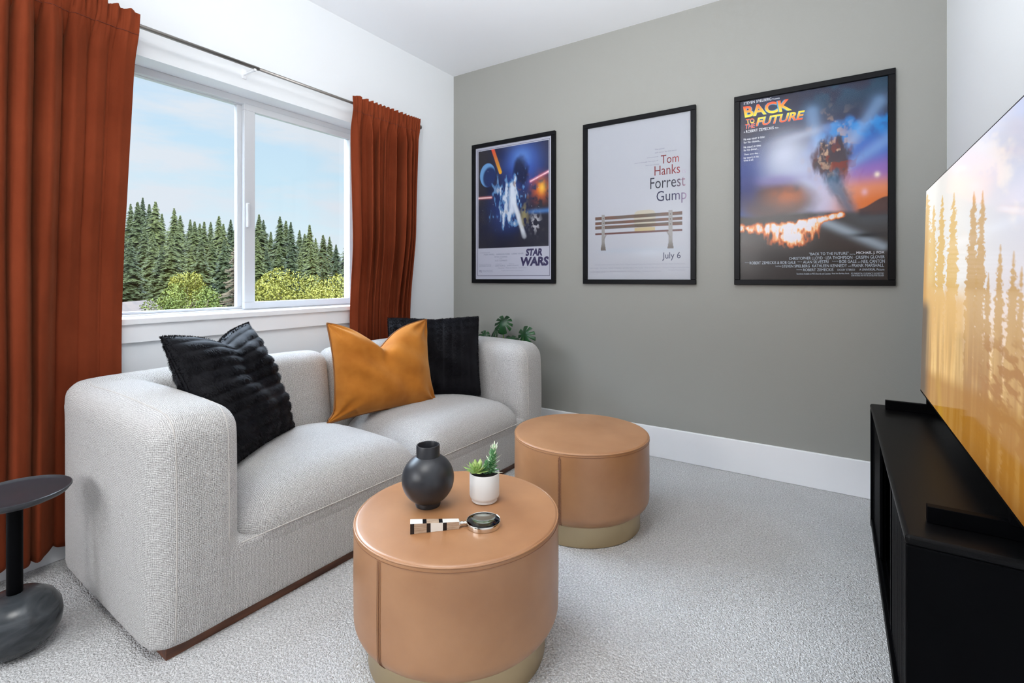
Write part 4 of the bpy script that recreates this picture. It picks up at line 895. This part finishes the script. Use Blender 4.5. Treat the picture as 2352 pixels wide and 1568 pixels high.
L3t = [('STEVEN SPIELBERG', .027, .235, .006, .021, wt), ('Presents', .243, .295, .012, .021, wt),
       ('BACK', .036, .384, .030, .094, out_c, -.014, .055), ('TO', .047, .112, .103, .131, out_c, -.005, .05), ('THE', .033, .110, .131, .158, out_c, .006, .05), ('FUTURE', .118, .455, .105, .152, out_c, .018, .055),
       ('A', .027, .036, .169, .178, wt), ('ROBERT ZEMECKIS', .044, .252, .165, .180, wt), ('Film', .262, .287, .171, .180, wt),
       ('He was never in time', .027, .185, .208, .221, wt), ('for his classes...', .027, .157, .226, .238, wt), ("He wasn't in time", .027, .157, .252, .265, wt), ('for his dinner...', .027, .14, .269, .281, wt), ('Then one day...', .027, .148, .295, .307, wt), ("he wasn't in his", .027, .14, .312, .324, wt), ('time at all.', .027, .102, .327, .338, wt),
       ('"BACK TO THE FUTURE"', .502, .760, .857, .871, gw), ('Starring', .768, .802, .867, .873, gw), ('MICHAEL J. FOX', .810, .980, .857, .873, wt),
       ('CHRISTOPHER LLOYD \u00b7 LEA THOMPSON \u00b7 CRISPIN GLOVER', .362, .982, .878, .893, gw),
       ('Written by', .035, .066, .901, .907, gw), ('ROBERT ZEMECKIS & BOB GALE', .072, .408, .899, .914, gw), ('Music by', .422, .452, .901, .907, gw), ('ALAN SILVESTRI', .460, .630, .898, .913, gw), ('Produced by', .655, .695, .901, .907, gw), ('BOB GALE', .702, .810, .898, .913, gw), ('and', .818, .834, .907, .912, gw), ('NEIL CANTON', .842, .982, .899, .915, gw),
       ('Executive Producers', .265, .308, .922, .929, gw), ('STEVEN SPIELBERG  KATHLEEN KENNEDY', .313, .750, .919, .934, gw), ('and', .758, .775, .927, .932, gw), ('FRANK MARSHALL', .782, .977, .919, .935, gw),
       ('Directed by', .415, .452, .943, .949, gw), ('ROBERT ZEMECKIS', .460, .663, .940, .954, gw), ('DOLBY STEREO', .690, .800, .943, .953, gw), ('A UNIVERSAL Picture', .828, .980, .942, .953, gw),
       ('Soundtrack Available on MCA Records and Cassettes', .415, .645, .963, .972, gw), ('Read the Berkley Book', .653, .765, .963, .972, gw), ('PG PARENTAL GUIDANCE SUGGESTED', .777, .977, .963, .972, gw), ('SOME MATERIAL MAY NOT BE SUITABLE FOR CHILDREN', .777, .977, .975, .981, gw)]
p3 = poster(-.111, 'black framed poster of fiery blue and orange sky with white credits, rightmost', art3, L3t, 300, 450)
front = [('BACK', .036, .384, .030, .094, fire_c, -.014, .030), ('TO', .047, .112, .103, .131, fire_c, -.005, .025), ('THE', .033, .110, .131, .158, (214, 84, 56), .006, .02), ('FUTURE', .118, .455, .105, .152, fire_d, .018, .03)]
lettering(front, [c_ for c_ in p3.children if c_.name.startswith('print')][0], -.0092, 'title_face')

# ------------------------------------------------------------------ monstera in the corner behind the sofa
pm = empty('potted_monstera', (-1.79, 2.615, 0)); tag(pm, 'green split-leaf houseplant in the corner behind the sofa arm', 'potted plant')
lathe('pot', [(0, 0), (.085, 0), (.115, .24), (.118, .25), (.108, .25), (.105, .23), (0, .225)], M['pot'], pm, 48)
def mleaf(size):
    out_ = []; n = 72
    for k in range(n):
        a = -PI+2*PI*k/n; rr = (1-.30*math.cos(a))*.62 if abs(a) < PI else 1
        rr = .60*(1.0+.35*math.cos(a))          # longer toward the tip
        if abs(abs(a)-PI) < .35: rr *= .42+.5*(1-abs(abs(a)-PI)/.35)*0+.58*abs(abs(a)-PI)/.35
        for cut in (.55, 1.05, 1.55, 2.1):
            if abs(abs(a)-cut) < .075: rr *= .45
        out_.append((rr*math.cos(a)*size, rr*math.sin(a)*size*.9, -.10*size*(rr*math.sin(a)/.6)**2+.03*size-.16*size*max(0, rr*math.cos(a))**2))
    return [(0, 0, .03*size)]+out_, [(0, k+1, (k+1) % n+1) for k in range(n)]
def add_leaf(px, py, Yw, size, pitch, yaw, roll=0):
    u = (px-1176)/F_PX; a_ = FW[1]+u*RT[1]; d = Yw/a_; P_ = Vector((d*(FW[0]+u*RT[0]), Yw, CH-d*(py-638)/F_PX))-pm.location
    vs, fs = mleaf(size); Mx = Euler((roll, pitch, yaw)).to_matrix(); vs = [tuple(Mx @ Vector(q)+P_) for q in vs]
    lf = mesh_obj('leaf', vs, fs, M['monstera'], pm, True); sd = lf.modifiers.new('t', 'SOLIDIFY'); sd.thickness = .0012
    base = Vector((P_.x*.15, P_.y*.15, .23)); mid = base.lerp(P_, .55)+Vector((P_.x*.12, P_.y*.1, .03)); pts = [base.lerp(mid, k/6).lerp(mid.lerp(P_, k/6), k/6) for k in range(7)]
    tube_obj('stem', pts, [.0045]*5+[.0035, .0028], M['stem'], pm, 7)
add_leaf(1157, 738, 2.600, .105, R(62), R(-75), 0)
add_leaf(1140, 757, 2.640, .095, R(50), R(-100), R(20))
add_leaf(1176, 780, 2.590, .10, R(35), R(-40), 0)
add_leaf(1205, 768, 2.600, .125, R(55), R(-30), R(70))
add_leaf(1114, 769, 2.600, .075, R(60), R(-120), R(-40))
add_leaf(1132, 776, 2.620, .075, R(20), R(-170), R(10))
